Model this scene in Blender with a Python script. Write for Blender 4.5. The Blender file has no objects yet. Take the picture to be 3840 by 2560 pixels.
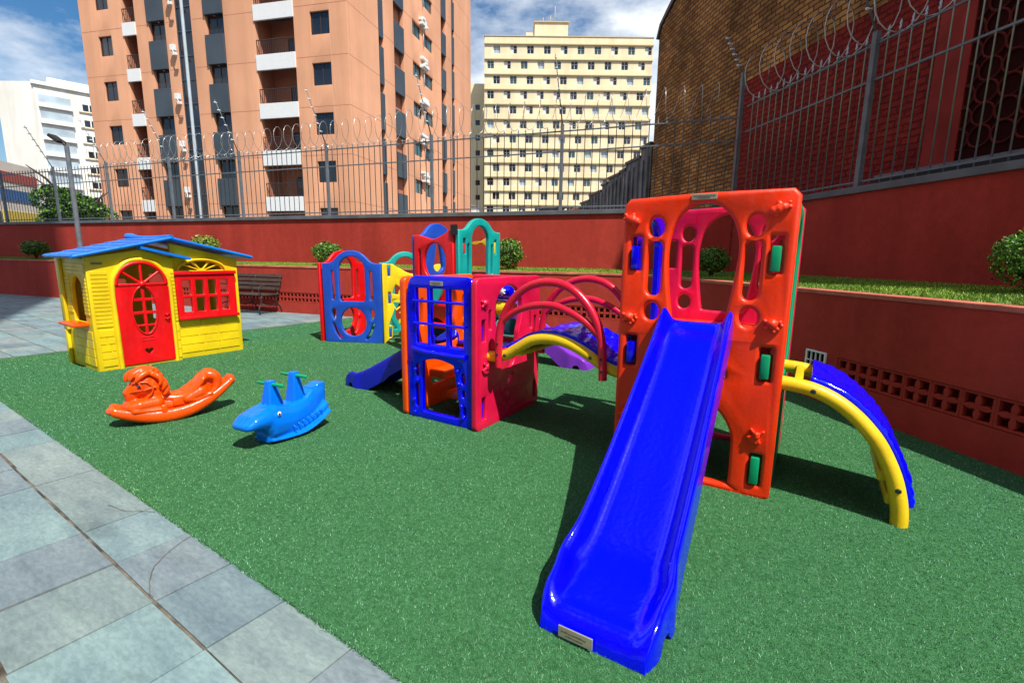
import bpy, bmesh, math, random
import numpy as np
from mathutils import Vector, Matrix
random.seed(7); RNG = np.random.default_rng(7)
R = math.radians
scene = bpy.context.scene
COL = scene.collection

# ------------------------------------------------------------------ materials
def mat(name, col, rough=.5, spec=.5, var=.0, vscale=6, bump=0, bscale=60, metal=0, coat=0, col2=None, detail=4, attr=None):
    m = bpy.data.materials.new(name); m.use_nodes = True
    nt = m.node_tree; b = nt.nodes['Principled BSDF']
    b.inputs['Base Color'].default_value = (*col, 1); b.inputs['Roughness'].default_value = rough
    b.inputs['Specular IOR Level'].default_value = spec; b.inputs['Metallic'].default_value = metal
    if coat: b.inputs['Coat Weight'].default_value = coat; b.inputs['Coat Roughness'].default_value = .08
    tc = nt.nodes.new('ShaderNodeTexCoord')
    if var or col2:
        n = nt.nodes.new('ShaderNodeTexNoise'); n.inputs['Scale'].default_value = vscale; n.inputs['Detail'].default_value = detail
        nt.links.new(tc.outputs['Object'], n.inputs['Vector'])
        r = nt.nodes.new('ShaderNodeValToRGB')
        c2 = col2 or tuple(c * (1 - var) for c in col)
        r.color_ramp.elements[0].color = (*c2, 1); r.color_ramp.elements[0].position = .35
        r.color_ramp.elements[1].color = (*(col if col2 else tuple(min(1, c * (1 + var)) for c in col)), 1); r.color_ramp.elements[1].position = .65
        nt.links.new(n.outputs['Fac'], r.inputs['Fac']); nt.links.new(r.outputs['Color'], b.inputs['Base Color'])
    if attr:
        a = nt.nodes.new('ShaderNodeAttribute'); a.attribute_name = attr
        nt.links.new(a.outputs['Color'], b.inputs['Base Color'])
    if bump:
        n2 = nt.nodes.new('ShaderNodeTexNoise'); n2.inputs['Scale'].default_value = bscale; n2.inputs['Detail'].default_value = 3
        nt.links.new(tc.outputs['Object'], n2.inputs['Vector'])
        bu = nt.nodes.new('ShaderNodeBump'); bu.inputs['Strength'].default_value = bump; bu.inputs['Distance'].default_value = .01
        nt.links.new(n2.outputs['Fac'], bu.inputs['Height']); nt.links.new(bu.outputs['Normal'], b.inputs['Normal'])
    return m
def plastic(name, col, rough=.3, var=.06): return mat(name, col, rough, .5, var, 5, .12, 45)
M = {}
M['orange'] = plastic('orange plastic', (.92, .034, .0), .36)
M['orange2'] = plastic('bright orange plastic', (.95, .085, .0), .24)
M['blue'] = plastic('royal blue plastic', (.0, .001, .80), .12)
M['navy'] = plastic('deep blue plastic', (.004, .006, .5), .3)
M['magenta'] = plastic('magenta plastic', (.72, .005, .055), .32)
M['crimson'] = plastic('crimson plastic', (.62, .008, .035), .28)
M['green'] = plastic('green plastic', (.0, .3, .12), .35)
M['teal'] = plastic('teal plastic', (.003, .36, .33), .38)
M['red'] = plastic('red plastic', (.8, .003, .006), .3)
M['yellow'] = plastic('yellow plastic', (.86, .6, .008), .3)
M['pipe'] = plastic('yellow pipe plastic', (.86, .55, .01), .3)
M['roofblue'] = plastic('sky blue plastic', (.0, .18, .74), .3)
M['sharkblue'] = plastic('glossy blue plastic', (.0, .17, .82), .18)
M['midblue'] = plastic('mid blue plastic', (.01, .075, .5), .36)
M['purple'] = plastic('purple plastic', (.2, .03, .5), .3)
M['white'] = mat('white paint', (.80, .80, .78), .5, .4, .02)
M['black'] = mat('black rubber', (.015, .015, .016), .5)
M['dark'] = mat('dark void', (.004, .004, .005), .9, .1)  # near-black colour standing for the shade in an opening
M['plate'] = mat('brushed beige plate', (.36, .33, .24), .4, .5, .12, 30, metal=.3)
M['platedk'] = mat('plate print', (.12, .11, .09), .6)
M['wallred'] = mat('red painted render', (.46, .048, .032), .85, .2, .07, 1.2, .35, 90, detail=8)
M['coping'] = mat('pink coping', (.6, .17, .12), .8, .2, .12, 5, .3, 60)
M['cap'] = mat('dark metal cap', (.12, .13, .145), .55, .4, .2, 3)
M['steel'] = mat('painted grey steel', (.14, .155, .175), .5, .5, .15, 8)
M['steellt'] = mat('galvanised steel', (.3, .34, .37), .5, .5, .1, 4)
M['galv'] = mat('galvanised bar', (.42, .46, .5), .3, .6, metal=.75)
M['wire'] = mat('razor wire steel', (.5, .5, .48), .3, .6, metal=.6)
M['tan'] = mat('apartment orange render', (.77, .385, .225), .85, .2, .07, .35, .1, 20, detail=8)
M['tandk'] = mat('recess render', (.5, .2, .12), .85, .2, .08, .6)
M['slab'] = mat('slate grey panels', (.05, .065, .08), .45, .5, .15, .6)
M['glass'] = mat('dark glass', (.02, .025, .035), .08, .7, .3, .5)
M['frame'] = mat('bronze window frame', (.05, .03, .025), .5)
M['glassg'] = mat('greenish glass', (.06, .12, .12), .1, .7, .3, .5)
M['cream'] = mat('cream render', (.88, .73, .47), .85, .2, .05, .25, detail=8)
M['creamband'] = mat('brown ledge', (.58, .45, .25), .8)
M['offwhite'] = mat('off white render', (.85, .82, .74), .8, .2, .04, .2)
M['concrete'] = mat('stained concrete', (.2, .19, .2), .9, .2, .4, 1.5, .5, 12, detail=8)
M['balc'] = mat('pale blue glazing', (.42, .5, .55), .3, .6, .2, .3)
M['wood'] = mat('dark bench slat', (.06, .035, .025), .6, .4, .3, 20)
M['iron'] = mat('dark cast iron', (.02, .02, .022), .5)
M['bark'] = mat('bark', (.09, .06, .04), .9, .2, .3, 20)
M['leaf'] = mat('leaf', (.05, .13, .02), .5, .4, attr='tint')
M['blade'] = mat('grass blade', (.05, .13, .02), .55, .35, attr='tint')
for k in ('leaf',):
    b = M[k].node_tree.nodes['Principled BSDF']; b.inputs['Subsurface Weight'].default_value = 0

def stain(m, scale, lo, hi, p0=.35, p1=.65, detail=8, dist=.4):
    nt = m.node_tree; b = nt.nodes['Principled BSDF']; inp = b.inputs['Base Color']
    tc = nt.nodes.new('ShaderNodeTexCoord'); mp = nt.nodes.new('ShaderNodeMapping'); mp.inputs['Scale'].default_value = scale
    n = nt.nodes.new('ShaderNodeTexNoise'); n.inputs['Scale'].default_value = 1; n.inputs['Detail'].default_value = detail; n.inputs['Roughness'].default_value = .62; n.inputs['Distortion'].default_value = dist
    nt.links.new(tc.outputs['Object'], mp.inputs['Vector']); nt.links.new(mp.outputs['Vector'], n.inputs['Vector'])
    r = nt.nodes.new('ShaderNodeValToRGB'); r.color_ramp.elements[0].color = (*lo, 1); r.color_ramp.elements[0].position = p0; r.color_ramp.elements[1].color = (*hi, 1); r.color_ramp.elements[1].position = p1
    nt.links.new(n.outputs['Fac'], r.inputs['Fac'])
    x = nt.nodes.new('ShaderNodeMix'); x.data_type = 'RGBA'; x.blend_type = 'MULTIPLY'; x.inputs['Factor'].default_value = 1
    if inp.is_linked: nt.links.new(inp.links[0].from_socket, x.inputs['A'])
    else: x.inputs['A'].default_value = inp.default_value
    nt.links.new(r.outputs['Color'], x.inputs['B']); nt.links.new(x.outputs['Result'], inp)
stain(M['wallred'], (1.6, 1.6, .28), (.80, .78, .76), (1.06, 1.08, 1.1))
stain(M['wallred'], (9, 9, 9), (.9, .9, .9), (1.05, 1.05, 1.05))
stain(M['coping'], (3, 3, 3), (.6, .58, .55), (1.08, 1.05, 1.05))
for k_ in ('tan', 'cream', 'offwhite'): stain(M[k_], (.5, .5, .06), (.86, .84, .82), (1.03, 1.03, 1.03))
stain(M['concrete'], (3, 3, .5), (.55, .55, .55), (1.2, 1.2, 1.2))
# scuffs and sun fading on the play plastics
for k_ in ('orange', 'orange2', 'blue', 'navy', 'magenta', 'yellow', 'pipe', 'midblue', 'red', 'teal', 'roofblue'):
    stain(M[k_], (2.2, 2.2, 2.2), (.84, .86, .88), (1.05, 1.12, 1.06), .4, .7, 6)
    nt_ = M[k_].node_tree; b_ = nt_.nodes['Principled BSDF']
    t_ = nt_.nodes.new('ShaderNodeTexCoord'); m_ = nt_.nodes.new('ShaderNodeMapping'); m_.inputs['Scale'].default_value = (14, 3, 3)
    n_ = nt_.nodes.new('ShaderNodeTexNoise'); n_.inputs['Scale'].default_value = 1.5; n_.inputs['Detail'].default_value = 9; n_.inputs['Roughness'].default_value = .7
    r_ = nt_.nodes.new('ShaderNodeMapRange'); q_ = b_.inputs['Roughness'].default_value
    r_.inputs['From Min'].default_value = .35; r_.inputs['From Max'].default_value = .7; r_.inputs['To Min'].default_value = q_ * .8; r_.inputs['To Max'].default_value = min(.7, q_ * (1.35 if k_ == 'blue' else 1.8))
    nt_.links.new(t_.outputs['Object'], m_.inputs['Vector']); nt_.links.new(m_.outputs['Vector'], n_.inputs['Vector']); nt_.links.new(n_.outputs['Fac'], r_.inputs['Value']); nt_.links.new(r_.outputs['Result'], b_.inputs['Roughness'])

# ------------------------------------------------------------------ object helpers
def link(name, me, m=None, parent=None, loc=None, rz=None):
    o = bpy.data.objects.new(name, me); COL.objects.link(o)
    if m is not None:
        for mm in (m if isinstance(m, (list, tuple)) else [m]): me.materials.append(mm)
    if parent is not None: o.parent = parent
    if loc is not None: o.location = loc
    if rz is not None: o.rotation_euler.z = rz
    return o
def tag(o, label=None, cat=None, group=None, kind=None):
    if label: o['label'] = label
    if cat: o['category'] = cat
    if group: o['group'] = group
    if kind: o['kind'] = kind
    return o
def thing(name, label, cat, loc=(0, 0, 0), rz=0, group=None):
    o = bpy.data.objects.new(name, None); COL.objects.link(o); o.location = loc; o.rotation_euler.z = rz
    o.empty_display_size = .2
    return tag(o, label, cat, group)
def smooth(me, ang=40):
    for p in me.polygons: p.use_smooth = True
    me.set_sharp_from_angle(angle=R(ang))
def bm_obj(name, bm, m, parent=None, sm=None, **k):
    me = bpy.data.meshes.new(name); bm.to_mesh(me); bm.free()
    if sm: smooth(me, sm)
    return link(name, me, m, parent, **k)
class B:
    """collects boxes / tubes / loose shapes into one mesh"""
    def __init__(s): s.bm = bmesh.new()
    def box(s, x0, x1, y0, y1, z0, z1, mi=0, bev=0, mtx=None):
        r = bmesh.ops.create_cube(s.bm, size=1)
        vs = r['verts']
        T = Matrix.Translation(((x0 + x1) / 2, (y0 + y1) / 2, (z0 + z1) / 2)) @ Matrix.Diagonal((abs(x1 - x0), abs(y1 - y0), abs(z1 - z0), 1))
        if mtx is not None: T = mtx @ T
        bmesh.ops.transform(s.bm, matrix=T, verts=vs)
        fs = {f for v in vs for f in v.link_faces}
        for f in fs: f.material_index = mi
        if bev:
            es = {e for v in vs for e in v.link_edges}
            rr = bmesh.ops.bevel(s.bm, geom=list(es), offset=bev, segments=2, profile=.5, affect='EDGES', material=mi)
        return s
    def tube(s, pts, r, seg=10, mi=0, closed=False, caps=True):
        pts = [Vector(p) for p in pts]; n = len(pts)
        rs = r if isinstance(r, (list, tuple)) else [r] * n
        rings = []; up = None
        for i, p in enumerate(pts):
            if closed: t = pts[(i + 1) % n] - pts[i - 1]
            else: t = pts[min(i + 1, n - 1)] - pts[max(i - 1, 0)]
            t.normalize()
            if up is None:
                up = Vector((0, 0, 1)) if abs(t.z) < .9 else Vector((1, 0, 0))
            x = t.cross(up); x.normalize(); y = x.cross(t); up = y
            rings.append([s.bm.verts.new(p + (x * math.cos(a) + y * math.sin(a)) * rs[i]) for a in [2 * math.pi * k / seg for k in range(seg)]])
        for i in range(n if closed else n - 1):
            a, b = rings[i], rings[(i + 1) % n]
            for k in range(seg):
                f = s.bm.faces.new((a[k], a[(k + 1) % seg], b[(k + 1) % seg], b[k])); f.material_index = mi; f.smooth = True
        if caps and not closed:
            f = s.bm.faces.new(rings[0][::-1]); f.material_index = mi
            f = s.bm.faces.new(rings[-1]); f.material_index = mi
        return s
    def ball(s, c, r, mi=0, sub=2, mtx=None):
        rr = bmesh.ops.create_icosphere(s.bm, subdivisions=sub, radius=1)
        sc = r if isinstance(r, (list, tuple)) else (r, r, r)
        T = Matrix.Translation(c) @ (mtx or Matrix()) @ Matrix.Diagonal((*sc, 1))
        bmesh.ops.transform(s.bm, matrix=T, verts=rr['verts'])
        for f in {f for v in rr['verts'] for f in v.link_faces}: f.material_index = mi; f.smooth = True
        return s
    def quad(s, a, b, c, d, mi=0):
        f = s.bm.faces.new([s.bm.verts.new(p) for p in (a, b, c, d)]); f.material_index = mi; return s
    def prism(s, poly, z0, z1, mi=0):
        lo = [s.bm.verts.new((x, y, z0)) for x, y in poly]; hi = [s.bm.verts.new((x, y, z1)) for x, y in poly]
        n = len(poly)
        for k in range(n):
            f = s.bm.faces.new((lo[k], lo[(k + 1) % n], hi[(k + 1) % n], hi[k])); f.material_index = mi
        s.bm.faces.new(hi).material_index = mi; s.bm.faces.new(lo[::-1]).material_index = mi
        return s
    def out(s, name, m, parent=None, sm=None, norm=True, **k):
        if norm: bmesh.ops.recalc_face_normals(s.bm, faces=s.bm.faces)
        return bm_obj(name, s.bm, m, parent, sm, **k)

# 2D outlines
def rrect(x0, y0, x1, y1, r=.02, n=5):
    P = []
    for cx, cy, a in ((x1 - r, y0 + r, -90), (x1 - r, y1 - r, 0), (x0 + r, y1 - r, 90), (x0 + r, y0 + r, 180)):
        for k in range(n + 1):
            t = R(a + 90 * k / n); P.append((cx + r * math.cos(t), cy + r * math.sin(t)))
    return P
def ell(cx, cy, rx, ry=None, n=28): ry = ry or rx; return [(cx + rx * math.cos(2 * math.pi * k / n), cy + ry * math.sin(2 * math.pi * k / n)) for k in range(n)]
def arch(x0, x1, y0, yt, rise=None, r=.02, n=18):
    w = (x1 - x0) / 2; c = (x0 + x1) / 2; rise = rise or w
    P = [(x0 + r, y0), (x1 - r, y0), (x1, y0 + r)]
    for k in range(n + 1):
        t = math.pi * k / n; P.append((c + w * math.cos(t), yt - rise + rise * math.sin(t)))
    P.append((x0, y0 + r)); return P
def cap(cx, y0, y1, r, n=8):
    P = []
    for cy, a in ((y1 - r, 0), (y0 + r, 180)):
        for k in range(n + 1):
            t = R(a + 180 * k / n); P.append((cx + r * math.cos(t), cy + r * math.sin(t)))
    return P
def spline(pts, n=6, closed=True):
    out = []; N = len(pts)
    for i in range(N if closed else N - 1):
        p0, p1, p2, p3 = [np.array(pts[(i + k) % N] if closed else pts[min(max(i + k, 0), N - 1)], float) for k in (-1, 0, 1, 2)]
        for j in range(n):
            t = j / n
            out.append(tuple(.5 * ((2 * p1) + (-p0 + p2) * t + (2 * p0 - 5 * p1 + 4 * p2 - p3) * t * t + (-p0 + 3 * p1 - 3 * p2 + p3) * t ** 3)))
    if not closed: out.append(tuple(pts[-1]))
    return out
def panel_mesh(name, outline, holes=(), thick=.06, bev=.012, res=2):
    cu = bpy.data.curves.new(name, 'CURVE'); cu.dimensions = '2D'; cu.fill_mode = 'BOTH'
    cu.extrude = max(.0005, thick / 2 - bev); cu.bevel_depth = bev; cu.bevel_resolution = res; cu.offset = -bev
    for poly in [outline] + list(holes):
        sp = cu.splines.new('POLY'); sp.points.add(len(poly) - 1); sp.use_cyclic_u = True
        for p, q in zip(sp.points, poly): p.co = (q[0], q[1], 0, 1)
    o = bpy.data.objects.new('tmp', cu); COL.objects.link(o)
    dg = bpy.context.evaluated_depsgraph_get(); dg.update()
    me = bpy.data.meshes.new_from_object(o.evaluated_get(dg)); me.name = name
    bpy.data.objects.remove(o); bpy.data.curves.remove(cu)
    me.materials.clear()
    return me
def panel(name, outline, holes, m, parent, plane, at, thick=.06, bev=.012, sm=35):
    """plane 'x': panel spans x,z at depth y=at (front face at y=at);  'y': spans y,z at x=at (face centre)"""
    me = panel_mesh(name, outline, holes, thick, bev)
    n = len(me.vertices); a = np.empty(n * 3); me.vertices.foreach_get('co', a); a = a.reshape(-1, 3)
    if plane == 'x': b = np.stack([a[:, 0], at + thick / 2 - a[:, 2], a[:, 1]], 1)
    else: b = np.stack([at + a[:, 2], a[:, 0], a[:, 1]], 1)
    me.vertices.foreach_set('co', b.ravel())
    bm = bmesh.new(); bm.from_mesh(me); bmesh.ops.remove_doubles(bm, verts=bm.verts, dist=1e-5)
    bmesh.ops.recalc_face_normals(bm, faces=bm.faces); bm.to_mesh(me); bm.free()
    if sm: smooth(me, sm)
    return link(name, me, m, parent)
def evaluated(name, bm, mods, m, parent=None, sm=None):
    me0 = bpy.data.meshes.new(name); bm.to_mesh(me0); bm.free()
    o = bpy.data.objects.new('tmp', me0); COL.objects.link(o)
    for kind, kw in mods:
        md = o.modifiers.new(kind, kind)
        for a, v in kw.items(): setattr(md, a, v)
    dg = bpy.context.evaluated_depsgraph_get(); dg.update()
    me = bpy.data.meshes.new_from_object(o.evaluated_get(dg)); me.name = name
    bpy.data.objects.remove(o); bpy.data.meshes.remove(me0); me.materials.clear()
    for p in me.polygons: p.use_smooth = True
    if sm: me.set_sharp_from_angle(angle=R(sm))
    return link(name, me, m, parent)
def chain(b, pts, rs, mi=0):
    """overlapping balls along a polyline, to be fused by a remesh"""
    for i in range(len(pts) - 1):
        p, q = Vector(pts[i]), Vector(pts[i + 1]); d = (q - p).length
        n = max(2, int(d / (min(rs[i], rs[i + 1]) * .45)))
        for k in range(n + 1):
            t = k / n; b.ball(p.lerp(q, t), rs[i] * (1 - t) + rs[i + 1] * t, sub=2)
def organic(name, b, m, parent, voxel=.01, it=6, sm=None):
    return evaluated(name, b.bm, [('REMESH', dict(mode='VOXEL', voxel_size=voxel)), ('SMOOTH', dict(factor=.5, iterations=it))], m, parent, sm)
def tris_mesh(name, V, F, tint, m, parent=None, nsides=3):
    me = bpy.data.meshes.new(name); nv = len(V); nf = len(F)
    me.vertices.add(nv); me.vertices.foreach_set('co', V.astype(np.float32).ravel())
    me.loops.add(nf * nsides); me.loops.foreach_set('vertex_index', F.astype(np.int32).ravel())
    me.polygons.add(nf); me.polygons.foreach_set('loop_start', np.arange(0, nf * nsides, nsides, dtype=np.int32))
    me.update(calc_edges=True); me.polygons.foreach_set('use_smooth', np.zeros(nf, dtype=bool))
    at = me.color_attributes.new('tint', 'FLOAT_COLOR', 'POINT')
    at.data.foreach_set('color', np.concatenate([tint, np.ones((nv, 1))], 1).astype(np.float32).ravel())
    me.validate()
    return link(name, me, m, parent)
def blades(name, P, h, w, cols, m, parent=None, lean=.5, hv=.4, grow=0):
    n = len(P); a = RNG.uniform(0, 2 * math.pi, n); la = RNG.uniform(0, 2 * math.pi, n)
    hh = h * (1 + RNG.uniform(-hv, hv, n)); ll = hh * RNG.uniform(0, lean, n); ww = w * RNG.uniform(.7, 1.3, n) * (1 + grow * np.maximum(0, np.hypot(P[:, 0], P[:, 1]) - 1.2))
    dx = np.stack([np.cos(a), np.sin(a), np.zeros(n)], 1) * ww[:, None] / 2
    top = P + np.stack([np.cos(la) * ll, np.sin(la) * ll, hh], 1)
    V = np.stack([P - dx, P + dx, top], 1).reshape(-1, 3); F = np.arange(3 * n).reshape(-1, 3)
    c = np.array(cols)[RNG.integers(0, len(cols), n)] * RNG.uniform(.75, 1.25, n)[:, None]
    X, Y = P[:, 0], P[:, 1]
    f1 = .5 + .25 * np.sin(X * 1.7 + np.sin(Y * 1.3) * 1.5) + .25 * np.sin(Y * 2.3 - X * .9 + 1); f2 = .5 + .5 * np.sin(X * 5.1 + 2 * np.sin(Y * 3.7)) * np.sin(Y * 6.3 + 1.3 * np.sin(X * 4.1))
    c = c * (np.stack([.86 + .42 * f1, .90 + .16 * f1, 1.12 - .34 * f1], 1) * (.88 + .2 * f2)[:, None])
    return tris_mesh(name, V, F, np.repeat(c, 3, 0), m, parent)
def leaves(name, C, size, cols, m, parent=None, nrm=None):
    """two-triangle leaves at points C"""
    n = len(C); d = RNG.normal(size=(n, 3)); 
    if nrm is not None: d = d * .8 + nrm
    d /= np.linalg.norm(d, axis=1)[:, None]
    t = RNG.normal(size=(n, 3)); x = np.cross(d, t); x /= np.linalg.norm(x, axis=1)[:, None]; y = np.cross(d, x)
    s = size * RNG.uniform(.6, 1.35, n)[:, None]
    V = np.stack([C - x * s, C - y * s * .5, C + x * s, C + y * s * .5], 1).reshape(-1, 3); F = np.arange(4 * n).reshape(-1, 4)
    c = np.array(cols)[RNG.integers(0, len(cols), n)] * RNG.uniform(.6, 1.3, n)[:, None]
    return tris_mesh(name, V, F, np.repeat(c, 4, 0), m, parent, 4)
def copy_thing(o, loc=None, rz=None, parent=None):
    c = o.copy(); COL.objects.link(c); c.parent = parent
    if loc is not None: c.location = loc
    if rz is not None: c.rotation_euler.z = rz
    for ch in list(o.children): copy_thing(ch, parent=c)
    return c

# ------------------------------------------------------------------ camera, light, sky
H = 1.35
cam = bpy.data.cameras.new('camera'); camo = bpy.data.objects.new('camera', cam); COL.objects.link(camo)
cam.lens = 36 * 1116.4 / 2352; cam.sensor_width = 36; cam.clip_end = 2000; cam.clip_start = .05
P_, R_ = R(9.95), R(.70)
up = np.array([math.sin(R_) * math.cos(P_), -math.cos(R_) * math.cos(P_), -math.sin(P_)])
fw = np.array([0, 0, 1.]) - up * up[2]; fw /= np.linalg.norm(fw); rt = np.cross(fw, up)
MM = np.array([rt, fw, up])
cx, cy, cz = MM @ [1, 0, 0], MM @ [0, -1, 0], MM @ [0, 0, -1]
mw = Matrix.Identity(4)
for i in range(3):
    mw[i][0], mw[i][1], mw[i][2] = cx[i], cy[i], cz[i]
mw[2][3] = H
camo.matrix_world = mw
scene.camera = camo

SD = Vector((.38, -.53, 1)).normalized()      # towards the sun
sun = bpy.data.lights.new('sun', 'SUN'); suno = bpy.data.objects.new('sun', sun); COL.objects.link(suno)
sun.energy = 5.0; sun.angle = R(.55); sun.color = (1, .965, .9)
suno.rotation_euler = SD.to_track_quat('Z', 'Y').to_euler()
w = bpy.data.worlds.new('World'); scene.world = w; w.use_nodes = True
nt = w.node_tree; bg = nt.nodes['Background']
sky = nt.nodes.new('ShaderNodeTexSky'); sky.sky_type = 'NISHITA'; sky.sun_disc = False
sky.sun_elevation = math.asin(SD.z); sky.sun_rotation = math.atan2(SD.x, SD.y)
bg.inputs['Strength'].default_value = .054
tc = nt.nodes.new('ShaderNodeTexCoord'); mp = nt.nodes.new('ShaderNodeMapping')
mp.inputs['Scale'].default_value = (1, 1, 2.2); mp.inputs['Location'].default_value = (.35, .1, .6)
nt.links.new(tc.outputs['Generated'], mp.inputs['Vector'])
n1 = nt.nodes.new('ShaderNodeTexNoise'); n1.inputs['Scale'].default_value = 2.3; n1.inputs['Detail'].default_value = 9; n1.inputs['Roughness'].default_value = .58
nt.links.new(mp.outputs['Vector'], n1.inputs['Vector'])
cr = nt.nodes.new('ShaderNodeValToRGB'); cr.color_ramp.elements[0].position = .47; cr.color_ramp.elements[1].position = .62
nt.links.new(n1.outputs['Fac'], cr.inputs['Fac'])
n3 = nt.nodes.new('ShaderNodeTexNoise'); n3.inputs['Scale'].default_value = 3.1; n3.inputs['Detail'].default_value = 5
nt.links.new(mp.outputs['Vector'], n3.inputs['Vector'])
cl = nt.nodes.new('ShaderNodeValToRGB'); cl.color_ramp.elements[0].color = (9.5, 11.8, 15.0, 1); cl.color_ramp.elements[1].color = (15, 15.8, 16.6, 1)
cl.color_ramp.elements[0].position = .33; cl.color_ramp.elements[1].position = .48
nt.links.new(n3.outputs['Fac'], cl.inputs['Fac'])
mx = nt.nodes.new('ShaderNodeMix'); mx.data_type = 'RGBA'
hs = nt.nodes.new('ShaderNodeHueSaturation'); hs.inputs['Saturation'].default_value = 1.4; hs.inputs['Value'].default_value = 1.8
nt.links.new(sky.outputs['Color'], hs.inputs['Color'])
nt.links.new(cr.outputs['Color'], mx.inputs['Factor']); nt.links.new(hs.outputs['Color'], mx.inputs['A']); nt.links.new(cl.outputs['Color'], mx.inputs['B'])
nt.links.new(mx.outputs['Result'], bg.inputs['Color'])
scene.view_settings.view_transform = 'Standard'; scene.view_settings.look = 'None'; scene.view_settings.gamma = 1
scene.view_settings.exposure = .38

# ------------------------------------------------------------------ ground
GA = R(-34)                                   # paving grid heading
e_ = np.array([math.cos(GA), math.sin(GA)]); f_ = np.array([-math.sin(GA), math.cos(GA)])
m_asph = mat('asphalt', (.06, .06, .062), .9, .2, .3, 3, .3, 50)
b = B(); b.quad((-400, -200, -.05), (400, -200, -.05), (400, 900, -.05), (-400, 900, -.05))
tag(b.out('ground', m_asph), kind='structure')
m_joint = mat('mortar joint', (.13, .11, .085), .95, .1, .55, 9, .6, 80)
b = B(); b.quad((-26, -8, -.007), (8, -8, -.007), (8, 30, -.007), (-26, 30, -.007))
tag(b.out('paving_bed', m_joint, rz=GA), kind='structure')

m_slate = mat('slate slab', (.3, .4, .41), .62, .45, attr='tint')
nt = m_slate.node_tree; pb_ = nt.nodes['Principled BSDF']; at_ = [n for n in nt.nodes if n.type == 'ATTRIBUTE'][0]
tcn = nt.nodes.new('ShaderNodeTexCoord'); mpn = nt.nodes.new('ShaderNodeMapping'); mpn.inputs['Scale'].default_value = (.8, 3.0, 1)
nt.links.new(tcn.outputs['Object'], mpn.inputs['Vector'])
nA = nt.nodes.new('ShaderNodeTexNoise'); nA.inputs['Scale'].default_value = 2.6; nA.inputs['Detail'].default_value = 10; nA.inputs['Roughness'].default_value = .68; nA.inputs['Distortion'].default_value = .3
nt.links.new(mpn.outputs['Vector'], nA.inputs['Vector'])
rA = nt.nodes.new('ShaderNodeValToRGB'); rA.color_ramp.elements[0].position = .3; rA.color_ramp.elements[0].color = (.66, .68, .72, 1); rA.color_ramp.elements[1].position = .7; rA.color_ramp.elements[1].color = (1.16, 1.13, 1.08, 1)
nt.links.new(nA.outputs['Fac'], rA.inputs['Fac'])
mu = nt.nodes.new('ShaderNodeMix'); mu.data_type = 'RGBA'; mu.blend_type = 'MULTIPLY'; mu.inputs['Factor'].default_value = 1
nt.links.new(at_.outputs['Color'], mu.inputs['A']); nt.links.new(rA.outputs['Color'], mu.inputs['B']); nt.links.new(mu.outputs['Result'], pb_.inputs['Base Color'])
nB = nt.nodes.new('ShaderNodeTexNoise'); nB.inputs['Scale'].default_value = 9; nB.inputs['Detail'].default_value = 8
nt.links.new(mpn.outputs['Vector'], nB.inputs['Vector'])
bu = nt.nodes.new('ShaderNodeBump'); bu.inputs['Strength'].default_value = .5; bu.inputs['Distance'].default_value = .008
nt.links.new(nB.outputs['Fac'], bu.inputs['Height']); nt.links.new(bu.outputs['Normal'], pb_.inputs['Normal'])
stain(m_slate, (26, 60, 20), (.84, .85, .86), (1.1, 1.09, 1.07), .38, .62)
stain(m_slate, (1.3, 4.5, 1), (.80, .80, .78), (1.06, 1.05, 1.05), .30, .46, 10, 1.0)
V = []; F = []; T = []
pal = [(.18, .26, .27), (.19, .28, .285), (.215, .275, .265), (.18, .235, .255), (.225, .265, .26), (.16, .23, .25), (.20, .30, .305), (.19, .255, .25)]
for i in range(-24, 64):
    for j in range(-16, 55):
        x0 = -1.277 - .4145 * i; y0 = .213 + .42 * j
        if x0 > -8.55 and y0 > 1.0: continue
        if i in (7, 12, 19) and j % 3 == 0: pass
        g = [random.choice((.0015, .003, .005, .007)) for _ in range(2)] + [random.choice((.004, .006, .009)) for _ in range(2)]
        xa, xb, ya, yb = x0 - .4145 + g[0], x0 - g[1], y0 + g[2], y0 + .42 - g[3]
        z = RNG.uniform(-.0015, .0015); k = len(V)
        jt = RNG.uniform(-.004, .004, 8)
        c4 = [(xa + jt[0], ya + jt[1]), (xb + jt[2], ya + jt[3]), (xb + jt[4], yb + jt[5]), (xa + jt[6], yb + jt[7])]
        V += [(x, y, z) for x, y in c4] + [(x, y, -.02) for x, y in c4]
        F += [(k, k + 1, k + 2, k + 3)] + [(k + a, k + 4 + a, k + 4 + (a + 1) % 4, k + (a + 1) % 4) for a in range(4)]
        c = np.array(random.choice(pal)) * RNG.uniform(.94, 1.06); T += [c] * 8
o = tris_mesh('pavement', np.array(V), np.array(F), np.array(T), m_slate, None, 4); o.rotation_euler.z = GA
tag(o, kind='structure')
# two old cracks sealed with mortar
b = B()
for pts in ([(-2.47, .915), (-2.45, .86), (-2.40, .78), (-2.33, .71), (-2.2, .65), (-2.13, .638)], [(-3.15, .80), (-3.0, .83), (-2.93, .88), (-2.86, .91)]):
    pts = [(x + RNG.normal() * .0022, y + RNG.normal() * .0022) for x, y in spline(pts, 5, False)]
    for (x0, y0), (x1, y1) in zip(pts, pts[1:]):
        d = Vector((x1 - x0, y1 - y0)); d.normalize(); n = Vector((-d.y, d.x)) * .0016
        b.quad((x0 - n.x, y0 - n.y, .0045), (x1 - n.x, y1 - n.y, .0045), (x1 + n.x, y1 + n.y, .0045), (x0 + n.x, y0 + n.y, .0045))
tag(b.out('paving_crack', m_joint, rz=GA), kind='structure')

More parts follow.
